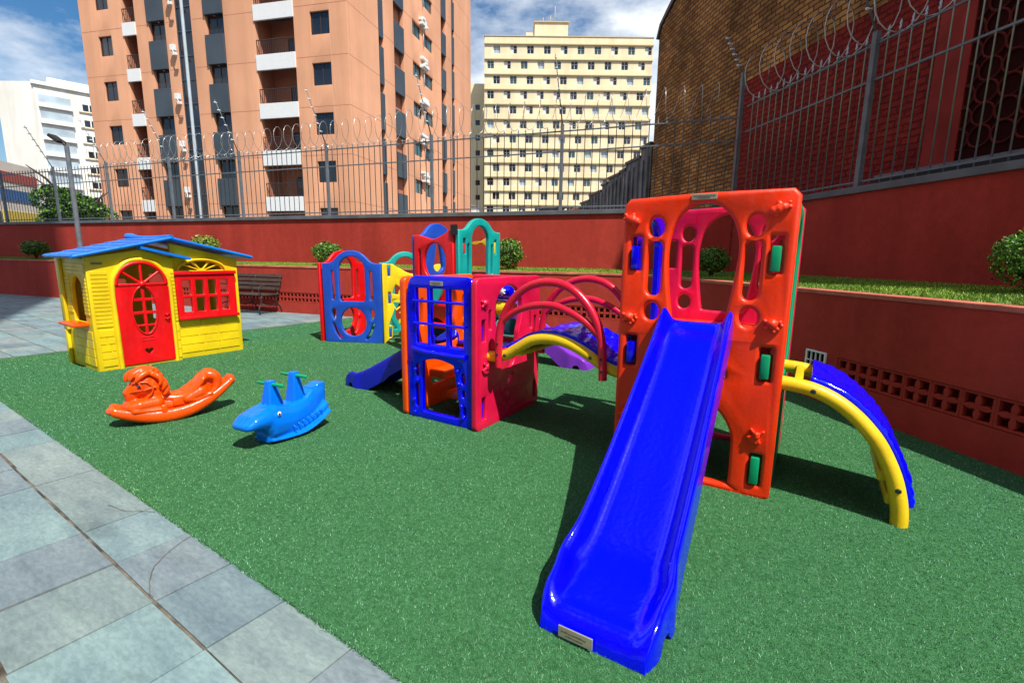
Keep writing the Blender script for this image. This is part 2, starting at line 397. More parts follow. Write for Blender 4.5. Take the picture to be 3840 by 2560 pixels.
m_turf = mat('artificial turf backing', (.055, .19, .07), .9, .15, col2=(.03, .12, .04), vscale=60, bump=.8, bscale=220)
b = B(); b.box(-8.62, 9, .925, 16, -.02, .008)
tag(b.out('turf', m_turf, rz=GA), kind='structure')
def ef(e, f): return np.stack([e * e_[0] + f * f_[0], e * e_[1] + f * f_[1]], 1)
TC = [(.06, .21, .08), (.09, .29, .125), (.065, .235, .08), (.14, .37, .19), (.26, .49, .32), (.022, .105, .035), (.035, .15, .055), (.11, .31, .125), (.055, .19, .06)]
def scatter(n, rmin, rmax, pw):
    r = rmin + (rmax - rmin) * RNG.random(n) ** pw; a = RNG.uniform(R(-56), R(56), n)
    X = r * np.sin(a); Y = r * np.cos(a)
    e = X * e_[0] + Y * e_[1]; f = X * f_[0] + Y * f_[1]
    dR = (X - 3.19) * .983 + (Y - 3.32) * .182; dB = (X + 5.04) * .347 + (Y - 11.14) * .938
    k = (e > -8.6) & (f > .92) & (dR < -.01) & (dB < -.01)
    return np.stack([X[k], Y[k], np.full(k.sum(), .006)], 1)
P = scatter(950000, 1.2, 12, 1.3)
d = np.linalg.norm(P[:, :2], axis=1)
n_ = len(P)
o = blades('artificial_grass', P, .0085, .0019, TC, M['blade'], None, lean=1.4, grow=.42)
tag(o, 'short green artificial grass pile covering the play area', 'artificial grass', kind='stuff')
# ragged edge of the roll along the paving
P = ef(RNG.uniform(-8.6, 1, 9000), .925 + RNG.uniform(-.006, .01, 9000)); P = np.concatenate([P, np.full((9000, 1), .002)], 1)
o = blades('turf_fringe', P, .010, .004, TC, M['blade'], None, lean=1.5)
tag(o, 'frayed cut edge of the artificial grass along the grey slabs', 'artificial grass', kind='stuff')

# ------------------------------------------------------------------ planter walls, upper walls
PC = (2.24, 8.447); AR = R(-79.5); AB = R(-20.3)
CC = (4.034, 9.170); AU = R(-81.5)
def vent_mesh():
    s = .1055; holes = []
    for sx in (-1, 1):
        for sy in (-1, 1):
            # outer corner square-ish hole with concave sides towards the flower centre
            P = [(.012, .085), (.085, .085), (.085, .012)]
            arc = [(.085, .012), (.055, .030), (.030, .032), (.018, .018), (.032, .030), (.030, .055), (.012, .085)]
            h = [(.007, .087), (.087, .087), (.087, .007), (.066, .019), (.042, .021), (.014, .014), (.021, .042), (.019, .066)]
            holes.append([(sx * x, sy * y) for x, y in h])
    return rrect(-s, -s, s, s, .004, 2), holes
vo, vh = vent_mesh()
vent0 = panel('vent_block', vo, vh, M['wallred'], None, 'x', 0, .05, .003, 30)
def planter(name, label, rz, x0, x1, vx0, vx1, first):
    t = thing(name, label, 'retaining wall', (*PC, 0), rz, 'red planter walls')
    b = B()
    b.box(x0, x1, 0, .3, -.05, .252); b.box(x0, x1, 0, .3, .472, 1.03)
    if vx0 > x0: b.box(x0, vx0 - .002, 0, .3, .252, .472)
    if x1 > vx1: b.box(vx1 + .002, x1, 0, .3, .252, .472)
    b.out('wall_face', M['wallred'], t)
    b = B(); b.box(vx0, vx1, .27, .31, .24, .48); b.out('void_behind_vents', M['wallred'], t)
    b = B(); b.box(x0 - .01, x1, -.012, .15, 1.03, 1.07, bev=.006); b.out('coping', M['coping'], t)
    n = int((vx1 - vx0) / .212)
    for k in range(n):
        o = vent0 if (first and k == 0) else vent0.copy()
        if o is not vent0: COL.objects.link(o)
        o.parent = t; o.location = (vx0 + .106 + .212 * k, .006, .362)
    return t
tR = planter('planter_wall', 'low dark red planter wall with petal vent blocks along the right', AR, 0.0, 14, 4.14, 10.6, True)
tB = planter('planter_wall', 'sunlit low red planter wall with petal vent blocks behind the play sets', AB, -32, .0, -16, -.25, False)
t = thing('vent_grille', 'small white framed four pane vent in the dark red planter wall', 'vent', (*PC, 0), AR)
panel('frame', rrect(3.775, .285, 4.02, .488, .004, 2), [rrect(3.795 + .054 * i, .305 + .088 * j, 3.84 + .054 * i, .383 + .088 * j, .003, 2) for i in range(4) for j in range(2)], M['white'], t, 'x', -.02, .018, .003)
b = B(); b.box(3.785, 4.01, -.004, .004, .295, .478); b.out('shade_sheet', M['dark'], t)  # near-black sheet on the wall face stands for shade inside the vent

def upper(name, label, rz, x0, x1):
    t = thing(name, label, 'boundary wall', (*CC, 0), rz, 'red boundary walls')
    b = B(); b.box(x0, x1, 0, .18, -.05, 2.2); b.out('wall_face', M['wallred'], t)
    b = B(); b.box(x0, x1, -.04, .24, 2.2, 2.285, bev=.006); b.out('metal_cap', M['cap'], t)
    return t
upper('boundary_wall', 'tall red boundary wall in shade on the right under the steel fence', AU, 0, 16)
upper('boundary_wall', 'tall red boundary wall across the back, mostly in sun', AB, -32, -.03)

# lawn strip on the planter
def fr(o, a, x, y): return (o[0] + x * math.cos(a) - y * math.sin(a), o[1] + x * math.sin(a) + y * math.cos(a))
m_lawn = mat('lawn soil and grass', (.14, .24, .03), .95, .1, .4, 14, .6, 60, col2=(.09, .15, .02))
b = B()
A0, A1 = fr(PC, AB, -32, .1), fr(PC, AB, 0, .1); C0 = fr(PC, AR, 14, .1); U0 = fr(CC, AB, -32, .05); U2 = fr(CC, AU, 14, .05)
z0, z1 = 1.045, 1.10
b.quad((*A0, z0), (*A1, z0), (CC[0], CC[1], z1), (*U0, z1)); b.quad((*A1, z0), (*C0, z0), (*U2, z1), (CC[0], CC[1], z1))
tag(b.out('lawn', m_lawn), kind='structure')
LP = []
def lawnpts(n, o, a, x0, x1, w):
    x = RNG.uniform(x0, x1, n); y = RNG.uniform(.13, w, n)
    c, s = math.cos(a), math.sin(a)
    z = 1.045 + .055 * y / w
    return np.stack([o[0] + x * c - y * s, o[1] + x * s + y * c, z], 1)
P = np.concatenate([lawnpts(60000, PC, AR, 0, 7, 1.75), lawnpts(80000, PC, AB, -22, 1.2, 1.35)])
o = blades('lawn_grass', P, .03, .012, [(.12, .3, .02), (.18, .38, .03), (.08, .2, .012), (.3, .48, .06), (.16, .3, .03), (.22, .26, .05)], M['blade'], None, lean=1.0)
tag(o, 'sunny strip of short lawn on top of the red planter', 'lawn', kind='stuff')

# ------------------------------------------------------------------ bushes
def bush(loc, rx, rz, n, ls, label, cols=None, lumps=6):
    t = thing('round_bush', label, 'bush', (loc[0], loc[1], 1.08), 0, 'clipped bushes on the planter')
    cz = loc[2] - 1.08
    C = []; Nn = []
    lum = [(np.array([0, 0, cz]), 1.0)] + [(np.array([math.cos(a) * rx * .35, math.sin(a) * rx * .35, cz + RNG.uniform(-.25, .3) * rz]), RNG.uniform(.6, .78)) for a in np.linspace(0, 6.2, lumps)]
    for c, sc in lum:
        k = int(n * (.4 if sc == 1 else .6 / lumps)); v = RNG.normal(size=(k, 3)); v /= np.linalg.norm(v, axis=1)[:, None]
        rr = (.70 + .32 * RNG.random(k) ** .6 + .22 * (RNG.random(k) < .05) * RNG.random(k))[:, None] * sc * (1 + .10 * np.sin(v[:, 0] * 5 + loc[0] * 3) * np.cos(v[:, 2] * 4 + loc[1]))[:, None]
        C.append(c + v * rr * [rx, rx, rz]); Nn.append(v)
    C = np.concatenate(C); Nn = np.concatenate(Nn)
    leaves('foliage', C, ls, cols or [(.05, .14, .012), (.09, .22, .02), (.03, .08, .01), (.16, .3, .04)], M['leaf'], t, Nn)
    b = B()
    for k in range(5):
        a = k * 1.26; b.tube([(0, 0, -.05), (math.cos(a) * .05, math.sin(a) * .05, cz * .5), (math.cos(a) * rx * .5, math.sin(a) * rx * .5, cz)], [.012, .01, .005], 5)
    b.ball((0, 0, cz), (rx * .62, rx * .62, rz * .6), 0, 2)  # solid dark core standing for the shade deep in the foliage
    b.out('stems_and_core', M['bark'], t)
bush((-15.03, 15.53, 1.42), .36, .24, 2600, .03, 'dark round bush in the shade at the far left end of the planter')
bush((-8.07, 12.95, 1.50), .34, .30, 2200, .03, 'yellow green bush just showing over the blue playhouse roof', [(.16, .26, .02), (.1, .2, .02), (.24, .34, .03)])
bush((-4.32, 11.57, 1.36), .34, .26, 3000, .028, 'flat topped bush left of the blue arched play panel')
bush((-.09, 10.0, 1.40), .27, .31, 2800, .026, 'tall rounded bush directly right of the teal arched panel')
bush((3.05, 7.55, 1.33), .24, .2, 2400, .022, 'small leafy bush seen through the arch of the orange panel', [(.07, .2, .012), (.13, .32, .03), (.05, .13, .01)])
bush((4.21, 3.98, 1.38), .27, .25, 5200, .016, 'big glossy bush cut off by the right edge of the photo', [(.05, .16, .012), (.1, .3, .02), (.03, .09, .01), (.2, .42, .06)])

# ------------------------------------------------------------------ fences and razor wire
def bars_mesh(x0, x1, zt, r, y=.09, sp=.155, zb=2.3):
    b = B(); n = max(1, round((x1 - x0) / sp))
    for k in range(1, n):
        x = x0 + (x1 - x0) * k / n
        b.tube([(x, y, zb), (x, y, zt - .12), (x, y, zt - .11), (x, y, zt - .09), (x, y, zt - .08), (x, y, zt - .06), (x, y, zt)], [r, r, r * 2, r * 2, r, r * 1.9, .001], 5)
    return b
def fence(label, o, rz, posts, x0, x1, zr, zt, ptop, r, pr, bm_='steel'):
    t = thing('steel_fence', label, 'fence', (*o, 0), rz, 'steel bar fences on the boundary walls')
    for z in zr:
        b = B(); b.box(x0, x1, .078, .102, z - .012, z + .012); b.out('rail', M['steel'], t)
    xs = sorted(set([x0, x1] + posts))
    for a, c in zip(xs, xs[1:]): bars_mesh(a, c, zt, r).out('bars', M[bm_], t)
    for i, x in enumerate(posts):
        top = ptop[i] if isinstance(ptop, list) else ptop
        b = B(); b.box(x - pr, x + pr, .04, .04 + pr * 2, 2.27, top, bev=.004); p = b.out('post', M['steel'], t)
        b = B(); q0 = Vector((x, .07, top - .04)); q1 = Vector((x - .03, -.48, top + 1.1)) if not (bm_ == 'galv' and i == 0) else Vector((x - .12, -.22, top + .62)); b.tube([q0, q1], [.014, .008], 6, 0)
        for k in range(6): b.tube([q0.lerp(q1, .25 + .14 * k) + Vector((0, .03, 0)), q0.lerp(q1, .25 + .14 * k) - Vector((0, .05, 0))], .014, 6, 1)
        b.out('electric_arm', [M['steel'], M['white']], p)
    return t
fence('long dark steel bar fence along the sunlit back wall', CC, AB, [-22.9, -20., -17.4, -14.7, -12.05, -9.2, -6.3, -3.3], -26, -.06, (2.36, 3.45, 3.84), 3.95, 3.98, .0085, .03)
fence('steel bar fence rising on the shaded right wall in front of the brickwork', CC, AU, [-.2, 2.59, 5.4, 8.2], -.02, 9.5, (2.36, 3.58, 4.01), 4.17, [4.62, 4.15, 4.15, 4.15], .009, .034, 'galv')
def razor(label, o, rz, x0, x1, zc, rad, pitch):
    b = B(); pts = []; n = int((x1 - x0) / pitch * 16)
    for k in range(n):
        a = 2 * math.pi * k / 16; j = math.sin(k * .013) * .12 + math.sin(k * .031 + 1) * .08
        rr = rad * (1 + j * .6)
        pts.append((x0 + (x1 - x0) * k / n + math.sin(a) * .04 + math.sin(k * .05) * .05, .07 + rr * .75 * math.cos(a), zc + rr * math.sin(a) + j * .1))
    b.tube(pts, .0055 if rad < .3 else .008, 4)
    for k in range(0, n, 2):
        p = Vector(pts[k]); d = Vector((RNG.normal(), RNG.normal(), RNG.normal())).normalized() * .022; e = Vector((RNG.normal(), RNG.normal(), RNG.normal())).normalized() * .008
        b.quad(p - d, p + e, p + d, p - e)
    tag(b.out('razor_wire', M['wire'], None, norm=False, loc=(*o, 0), rz=rz), label, 'razor wire', 'coils of razor wire on the fences')
razor('thin razor wire coil along the top of the back fence', CC, AB, -18, -.4, 4.2, .29, .30)
razor('large razor wire loops climbing over the right fence near the brick wall', CC, AU, .1, 5.6, 4.40, .36, .36)

# lamp post and pole
t = thing('lamp_post', 'grey lamp post with floodlight head behind the playhouse roof', 'lamp post', (-11.32, 12.93, 0))
b = B(); b.tube([(0, 0, 0), (0, 0, 2), (0, 0, 3.95)], [.062, .056, .05], 14); b.out('pole', M['steel'], t, 40)
b = B(); b.tube([(0, 0, 3.9), (-.05, 0, 4.0), (-.12, 0, 4.08)], .03, 8)
b.box(-.38, -.08, -.12, .12, 4.06, 4.14, 0, .015, Matrix.Translation((-.2, 0, 4.1)) @ Matrix.Rotation(R(35), 4, 'Y') @ Matrix.Translation((.2, 0, -4.1)))
b.out('floodlight', M['black'], t)
t = thing('steel_mast', 'tall pale steel mast crossing the orange tower, rising out of view', 'mast', (-9.62, 15.4, 0))
b = B(); b.tube([(0, 0, 0), (0, 0, 6), (.0, 0, 13)], [.045, .043, .04], 12); b.out('pole', mat('pale grey paint', (.5, .56, .6), .5, .4, .1, 3), t, 40)

# ------------------------------------------------------------------ orange apartment tower
TA = R(-13.6)
t = thing('apartment_tower', 'tall orange apartment tower with white balcony fronts and grey panels', 'building', (-8.86, 28, 0), TA)
ZT = 27.; PT = 2.53
rowsA = [11.5 + PT * k for k in range(-3, 6)]
HF = []
for zt in rowsA:
    HF += [rrect(-16.75, zt - 1.1, -15.75, zt, .01, 1), rrect(-2.22, zt - 1.14, -1.06, zt, .01, 1)]
HF += [rrect(-14.8, .5, -13.86, ZT - 1, .01, 1), rrect(-12.9, .5, -11.75, ZT - 1, .01, 1), rrect(-11.0, .5, -9.9, ZT - 1, .01, 1),
       rrect(-8.92, .5, -7.7, ZT - 1, .01, 1), rrect(-5.7, .5, -3.22, ZT - 1, .01, 1)]
panel('facade_wall', rrect(-18, -.05, 0, ZT, .01, 1), HF, M['tan'], t, 'x', 0, .25, .005)
HR = []
for k in range(-3, 7):
    HR += [rrect(8.05, 13.45 + 2.58 * k, 9.4, 14.4 + 2.58 * k, .01, 1), rrect(9.8, 13.4 + 2.58 * k, 11.5, 14.3 + 2.58 * k, .01, 1)]
HR += [rrect(3.35, .5, 3.85, ZT + 4, .01, 1), rrect(5.3, .5, 6.65, ZT + 4, .01, 1), rrect(13.2, .5, 14.15, ZT + 4, .01, 1), rrect(15.5, .5, 16.0, ZT + 4, .01, 1)]
HR = [h for h in HR if max(q[1] for q in h) < ZT + 4.1]
panel('side_wall', rrect(.252, -.05, 20.4, ZT + 5, .01, 1), HR, M['tan'], t, 'y', -.125, .25, .005)
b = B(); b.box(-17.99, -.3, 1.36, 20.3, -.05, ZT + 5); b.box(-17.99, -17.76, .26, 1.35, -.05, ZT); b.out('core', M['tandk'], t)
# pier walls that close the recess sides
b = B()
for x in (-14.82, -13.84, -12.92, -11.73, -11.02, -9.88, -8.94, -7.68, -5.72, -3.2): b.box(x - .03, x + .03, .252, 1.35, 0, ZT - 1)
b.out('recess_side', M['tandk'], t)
for x in (-5.25, -1.3, -14.0):
    pass
def win(x0, x1, z0, z1, y, plane='x', gm='glass', nm=1, parent=t, fw=.05):
    b = B()
    def bx(a, c, d, e, p, q, mi):
        if plane == 'x': b.box(a, c, p, q, d, e, mi)
        else: b.box(-q, -p, a, c, d, e, mi)
    bx(x0 + fw, x1 - fw, z0 + fw, z1 - fw, y + .03, y + .04, 1)
    bx(x0, x0 + fw, z0, z1, y, y + .06, 0); bx(x1 - fw, x1, z0, z1, y, y + .06, 0)
    bx(x0 + fw, x1 - fw, z0, z0 + fw, y, y + .06, 0); bx(x0 + fw, x1 - fw, z1 - fw, z1, y, y + .06, 0)
    for k in range(nm): c = x0 + (x1 - x0) * (k + 1) / (nm + 1); bx(c - fw / 2, c + fw / 2, z0 + fw, z1 - fw, y + .002, y + .058, 0)
    return b.out('window', [M['frame'], M[gm]], parent)
for zt in rowsA:
    win(-16.75, -15.75, zt - 1.1, zt, .1); win(-2.22, -1.06, zt - 1.14, zt, .1)
for k in range(-4, 6):
    zb = 9.29 + 2.59 * k
    for x0, x1 in ((-12.9, -11.75), (-8.92, -7.7)):
        b = B(); b.box(x0 - .04, x1 + .0, -.10, .1, zb, zb + 1.55, bev=.01); b.out('grey_panel', M['slab'], t)
        win(x0 + .03, x1 - .03, zb + 1.56, zb + 2.58, .16)
    if zb + 2.5 < ZT:
        for y0, y1 in ((3.35, 3.85), (5.3, 6.65), (13.2, 14.15), (15.5, 16.0)):
            dz = -.15 if y0 < 4 else 0
            for kk in ((0, 1, 2) if k == 5 else (0,)):
                z_ = zb + 2.27 + 2.56 * kk + dz
                if z_ + 1.6 > ZT + 4: continue
                b = B(); b.box(-.1, .06, y0 + .02, y1 - .02, z_, z_ + (2.1 if y1 - y0 < .6 else 1.55), bev=.01); b.out('grey_panel', M['slab'], t)
# narrow and wide balcony stacks
b0 = None
for k in range(-4, 6):
    for x0, x1, zt, h in ((-14.8, -13.86, 9.55 + 2.52 * k, .7), (-5.7, -3.22, 9.62 + 2.53 * k, .8)):
        b = B(); b.box(x0 - .015, x1 + .015, -.06, .05, zt - h, zt, bev=.01); b.out('balcony_front', M['white'], t)
        b = B(); b.box(x0 + .032, x1 - .032, .06, 1.34, zt - .3, zt - .15); b.out('balcony_floor', M['concrete'], t)
        r = B(); n = int((x1 - x0) / .13)
        for q in range(n + 1):
            x = x0 + .06 + (x1 - x0 - .12) * q / n; r.box(x - .012, x + .012, .0, .02, zt, zt + .74)
        r.box(x0 + .03, x1 - .03, -.01, .03, zt + .74, zt + .78); r.out('railing', M['frame'], t)
        w0 = x0 + (x1 - x0) * (.45 if x1 - x0 > 1.5 else .3)
        win(w0, x1 - .12, zt - .1, zt + 1.25, 1.28, nm=1)
# glazed stair shaft with mullions and white lamps
b = B(); b.box(-11.0, -9.9, .12, .14, .5, ZT - 1, 1)
for z in np.arange(.9, ZT - 1, 1.29): b.box(-11.0, -9.9, .08, .12, z, z + .06, 0)
for x in (-10.99, -9.95): b.box(x, x + .04, .06, .119, .5, ZT - 1, 0)
b.out('stair_glazing', [M['slab'], M['glass']], t)
for k in range(-2, 5):
    z = 10.02 + 2.62 * k
    b = B(); b.tube([(-11.1, 0, z + .25), (-11.1, -.3, z + .2), (-10.95, -.35, z - .05)], .03, 6); b.box(-11.25, -10.95, -.32, -.12, z + .1, z + .42, 0, .02); b.box(-10.98, -10.72, -.42, -.3, z - .22, z - .06, 0, .02)
    b.out('wall_lamp', M['white'], t)
for k in range(-3, 7):
    if 14.4 + 2.58 * k > ZT + 4: continue
    b = B(); 
    for (y0, y1, z0) in ((8.05, 9.4, 13.45), (9.8, 11.5, 13.4)):
        z0 += 2.58 * k; b.box(-.14, -.13, y0, y1, z0, z0 + .92, 1)
        for q in range(3): y = y0 + (y1 - y0) * q / 2; b.box(-.13, -.09, y - .03 if q else y, y + .03 if q < 2 else y, z0, z0 + .92, 0)
    b.out('window', [M['frame'], M['glassg']], t)
    b = B()
    for q in range(9): b.box(.0, .0 + RNG.uniform(.12, .35), 9.3 + RNG.uniform(-.3, .5), 9.75 + RNG.uniform(-.2, .5), 14.6 + 2.58 * k + (z := RNG.uniform(-.3, .35)), 14.75 + 2.58 * k + z, 0, .01)
    b.tube([(.08, 9.7, 14.5 + 2.58 * k), (.08, 9.75, 13.2 + 2.58 * k)], .03, 5)
    b.out('air_conditioner', M['white'], t)
# scored floor joints
b = B()
for k in range(-3, 6):
    z = 9.28 + PT * k
    for x0, x1 in ((-18, -14.83), (-13.83, -12.95), (-11.7, -11.05), (-9.85, -8.98), (-7.66, -5.74), (-3.19, 0)): b = B(); b.box(x0 + .02, x1 - .02, -.003, .01, z, z + .03); b.out('floor_joint', M['tandk'], t)
    b = B(); b.box(-.01, .003, .02, 20.3, z, z + .03); b.out('floor_joint', M['tandk'], t)

# ------------------------------------------------------------------ cream apartment block
t = thing('apartment_block', 'wide cream apartment block with twelve rows of small windows', 'building', (-5.7, 97, 0))
Wd = 30.9; ZH = 39.55; PP = 2.585; wins = []; HH = []
for r_ in range(13):
    zt = 39.3 - PP * r_
    for c in range(10):
        x = (1.62 if r_ % 2 == 0 else .5) + 3.09 * c
        if x + 1.3 < Wd: wins.append((x, zt - 1.35)); HH.append(rrect(x, zt - 1.35, x + 1.25, zt, .01, 1))
panel('facade_wall', rrect(0, -.05, Wd, 40.8, .01, 1), HH, M['cream'], t, 'x', 0, .35, .01)
b = B(); b.box(.02, Wd - .02, .36, 14, -.05, 40.7); b.out('core', M['cream'], t)
def small_window(kind):
    b = B(); gm = {0: 'glass', 1: 'balc', 2: 'glassg', 3: 'glass'}[kind]
    b.box(0, 1.25, .2, .22, 0, 1.35, 1)
    b.box(0, .06, .12, .2, 0, 1.35); b.box(1.19, 1.25, .12, .2, 0, 1.35); b.box(.595, .655, .12, .2, 0, 1.35); b.box(.08, 1.17, .13, .19, .8, .87)
    if kind == 3: b.box(.09, .58, .16, .19, .03, 1.2, 2)
    return b.out('window', [M['white'], M[gm], M['offwhite']], t)
protos = [small_window(k) for k in range(4)]
used = [False] * 4
for i, (x, z) in enumerate(wins):
    k = random.choice((0, 0, 0, 1, 2, 3))
    if i >= 100: break
    o = protos[k] if not used[k] else protos[k].copy()
    if used[k]: COL.objects.link(o)
    used[k] = True; o.parent = t; o.location = (x, .02, z)
b = B()
for x, z in wins[100:]: b.box(x, x + 1.25, .22, .24, z, z + 1.25, 1); b.box(x + .58, x + .66, .14, .2, z, z + 1.25, 0)
o = b.out('windows', [M['white'], M['glass']], t); o['kind'] = 'stuff'
for r_ in range(13):
    b = B(); zt = 39.42 - PP * r_; b.box(-.05, Wd + .05, -.26, -.002, zt + .02, zt + .19); b.out('ledge', M['creamband'], t)
b = B(); b.box(9.2, 15.3, 1, 7, 40.72, 43.6); b.box(7.6, 9.18, 1.5, 6, 40.72, 42.1); b.out('roof_house', M['cream'], t)
b = B(); b.box(9.0, 15.5, .8, 7.2, 43.6, 43.8); b.box(-.1, Wd + .1, -.1, 14, 40.82, 40.95)
for x, h in ((13, 3.5), (12.2, 2), (10.8, 1.6)): b.tube([(x, 3, 43.7), (x, 3, 43.7 + h)], .05, 5)
b.out('roof_edge', M['creamband'], t)
b = B(); b.box(Wd + .02, Wd + .1, .4, 13.9, 0, 40.7); b.out('gable_wall', M['offwhite'], t)

t = thing('rear_block', 'narrow cream block in the gap between the orange tower and the wide cream block', 'building', (-8.9, 104, 0))
HH = [rrect(x, z, x + .9, z + 1, .01, 1) for z in np.arange(4, 31, 2.9) for x in (1, 2.9)]
panel('facade_wall', rrect(0, -.05, 4.1, 35, .01, 1), HH, M['cream'], t, 'x', 0, .3, .01)
b = B(); b.box(.1, 4, .31, 9, 0, 34.9); b.out('core', M['cream'], t)
for z in np.arange(4, 31, 2.9):
    for x in (1, 2.9): b = B(); b.box(x, x + .9, .2, .23, z, z + 1); b.out('window', M['glass'], t)
# ------------------------------------------------------------------ low houses just over the wall
def hut(label, loc, w, d, h, wall, roof, rh=.6, rz=0):
    t = thing('low_house', label, 'house', (*loc, 0), rz)
    b = B(); b.box(0, w, 0, d, -.05, h); b.out('wall', wall, t)
    b = B(); b.prism([(-.15, h), (w + .15, h), (w * .5, h + rh)], -.15, d + .15)
    bmesh.ops.transform(b.bm, matrix=Matrix(((1, 0, 0, 0), (0, 0, 1, 0), (0, 1, 0, 0.002), (0, 0, 0, 1))), verts=b.bm.verts); b.out('roof', roof, t)
    b = B(); b.box(w * .2, w * .45, -.03, -.002, h * .55, h * .85); b.out('window', M['glassg'], t)
m_tile = mat('red roof tiles', (.35, .09, .05), .8, .2, .3, 8, .5, 30)
hut('small house with red tiled roof low behind the back wall', (4.2, 40), 2.7, 5, 4.9, M['offwhite'], m_tile, .5)
hut('white awning roofed shed in front of the cream block', (-.6, 46), 2.6, 4, 4.6, M['offwhite'], M['white'], .9)
hut('grey blocky outbuilding beside the red tiled roof', (2.35, 39), 1.6, 4, 5.1, M['concrete'], M['concrete'], .05)
hut('white rooftop box at the foot of the orange tower', (-6.2, 60), 1.9, 4, 7.2, M['offwhite'], M['white'], .05)

# ------------------------------------------------------------------ white block far left
t = thing('white_block', 'white apartment block far left with pale balconies', 'building', (-83.1, 90, 0))
def rot2(x, y, a): return (x * math.cos(a) - y * math.sin(a), x * math.sin(a) + y * math.cos(a))
b = B(); b.box(-6.6, 0, 0, 14, -.05, 30.0); b.out('blank_wall', M['offwhite'], t)
FA = R(46)
def fbox(b, s0, s1, p0, p1, z0, z1, mi=0): b.box(s0, s1, p0, p1, z0, z1, mi, 0, Matrix.Rotation(FA, 4, 'Z'))
b = B(); fbox(b, 0, 24, .02, 12, -.05, 29.6); b.out('front_wall', M['offwhite'], t)
b = B(); fbox(b, -.3, 24.2, -.35, 12, 29.6, 30.2); fbox(b, 2, 10, 2, 9, 30.2, 31.6); fbox(b, 13, 20, 2, 9, 30.2, 31.3); b.out('roof_slab', M['offwhite'], t)
for k in range(10):
    z = 28.1 - 2.72 * k
    b = B(); fbox(b, .4, 4.6, -.1, .0, z - 1.75, z, 0); fbox(b, .3, 4.7, -.5, -.12, z - 2.1, z - 1.4, 1); b.out('balcony', [M['balc'], M['white']], t)
    for s in (6.2, 10.8):
        b = B(); fbox(b, s, s + 3.6, -.02, .0, z - 1.6, z - .5, 0)
        for q in range(1, 4): fbox(b, s + .9 * q - .09, s + .9 * q + .09, -.05, -.021, z - 1.6, z - .5, 1)
        b.out('window', [M['glass'], M['offwhite']], t)
    b = B(); fbox(b, 5.6, 15.4, -.25, -.06, z - 1.9, z - 1.75, 0); b.out('ledge', M['cream'], t)
# ------------------------------------------------------------------ striped low building
t = thing('striped_building', 'low white building with red, blue and yellow stripes at the left edge', 'building', (-36.6, 35, 0), R(106))
mr = mat('red stripe', (.5, .12, .1), .8); mb_ = mat('blue stripe', (.06, .17, .42), .8); my = mat('yellow stripe', (.75, .6, .1), .8)
b = B(); b.box(-14, 5.6, 0, 8, -.05, 7.7); b.out('wall', M['offwhite'], t)
for z0, z1, m_ in ((6.3, 7.0, mr), (4.9, 5.75, mb_), (3.3, 4.2, my)):
    b = B(); b.box(1.2, 5.6, -.03, -.001, z0, z1); b.out('stripe', m_, t)
    b = B(); b.box(-2.5, 1.0, -.03, -.001, z0 + .0, z0 + .8); b.out('window', M['glass'], t)
for y in (-14,): pass

# ------------------------------------------------------------------ tree behind the fence
t = thing('leafy_tree', 'leafy green tree behind the fence between the striped building and orange tower', 'tree', (-21.3, 24.2, 0))
b = B(); b.tube([(0, 0, 0), (.1, 0, 1.6), (0, .1, 3.2), (.1, 0, 4.4)], [.2, .17, .13, .06], 8)
for a in range(6): b.tube([(0, 0, 2.2 + a * .3), (math.cos(a * 1.1) * .9, math.sin(a * 1.1) * .9, 3.4 + a * .3), (math.cos(a * 1.1) * 1.6, math.sin(a * 1.1) * 1.6, 4.1 + a * .25)], [.07, .05, .02], 6)
b.out('trunk', M['bark'], t)
C = []
for k in range(34):
    a_ = RNG.uniform(0, 6.28); q_ = RNG.random() ** .5; c = np.array([math.cos(a_) * q_ * 1.15, RNG.uniform(-1.0, 1.0), 2.95 + math.sin(a_) * q_ * 1.1])
    v = RNG.normal(size=(420, 3)); v /= np.linalg.norm(v, axis=1)[:, None]; C.append(c + v * RNG.uniform(.35, .62) * (.75 + .3 * RNG.random((420, 1))))
C = np.concatenate(C)
leaves('crown', C, .085, [(.04, .11, .01), (.08, .2, .015), (.03, .07, .01), (.13, .28, .02)], M['leaf'], t)

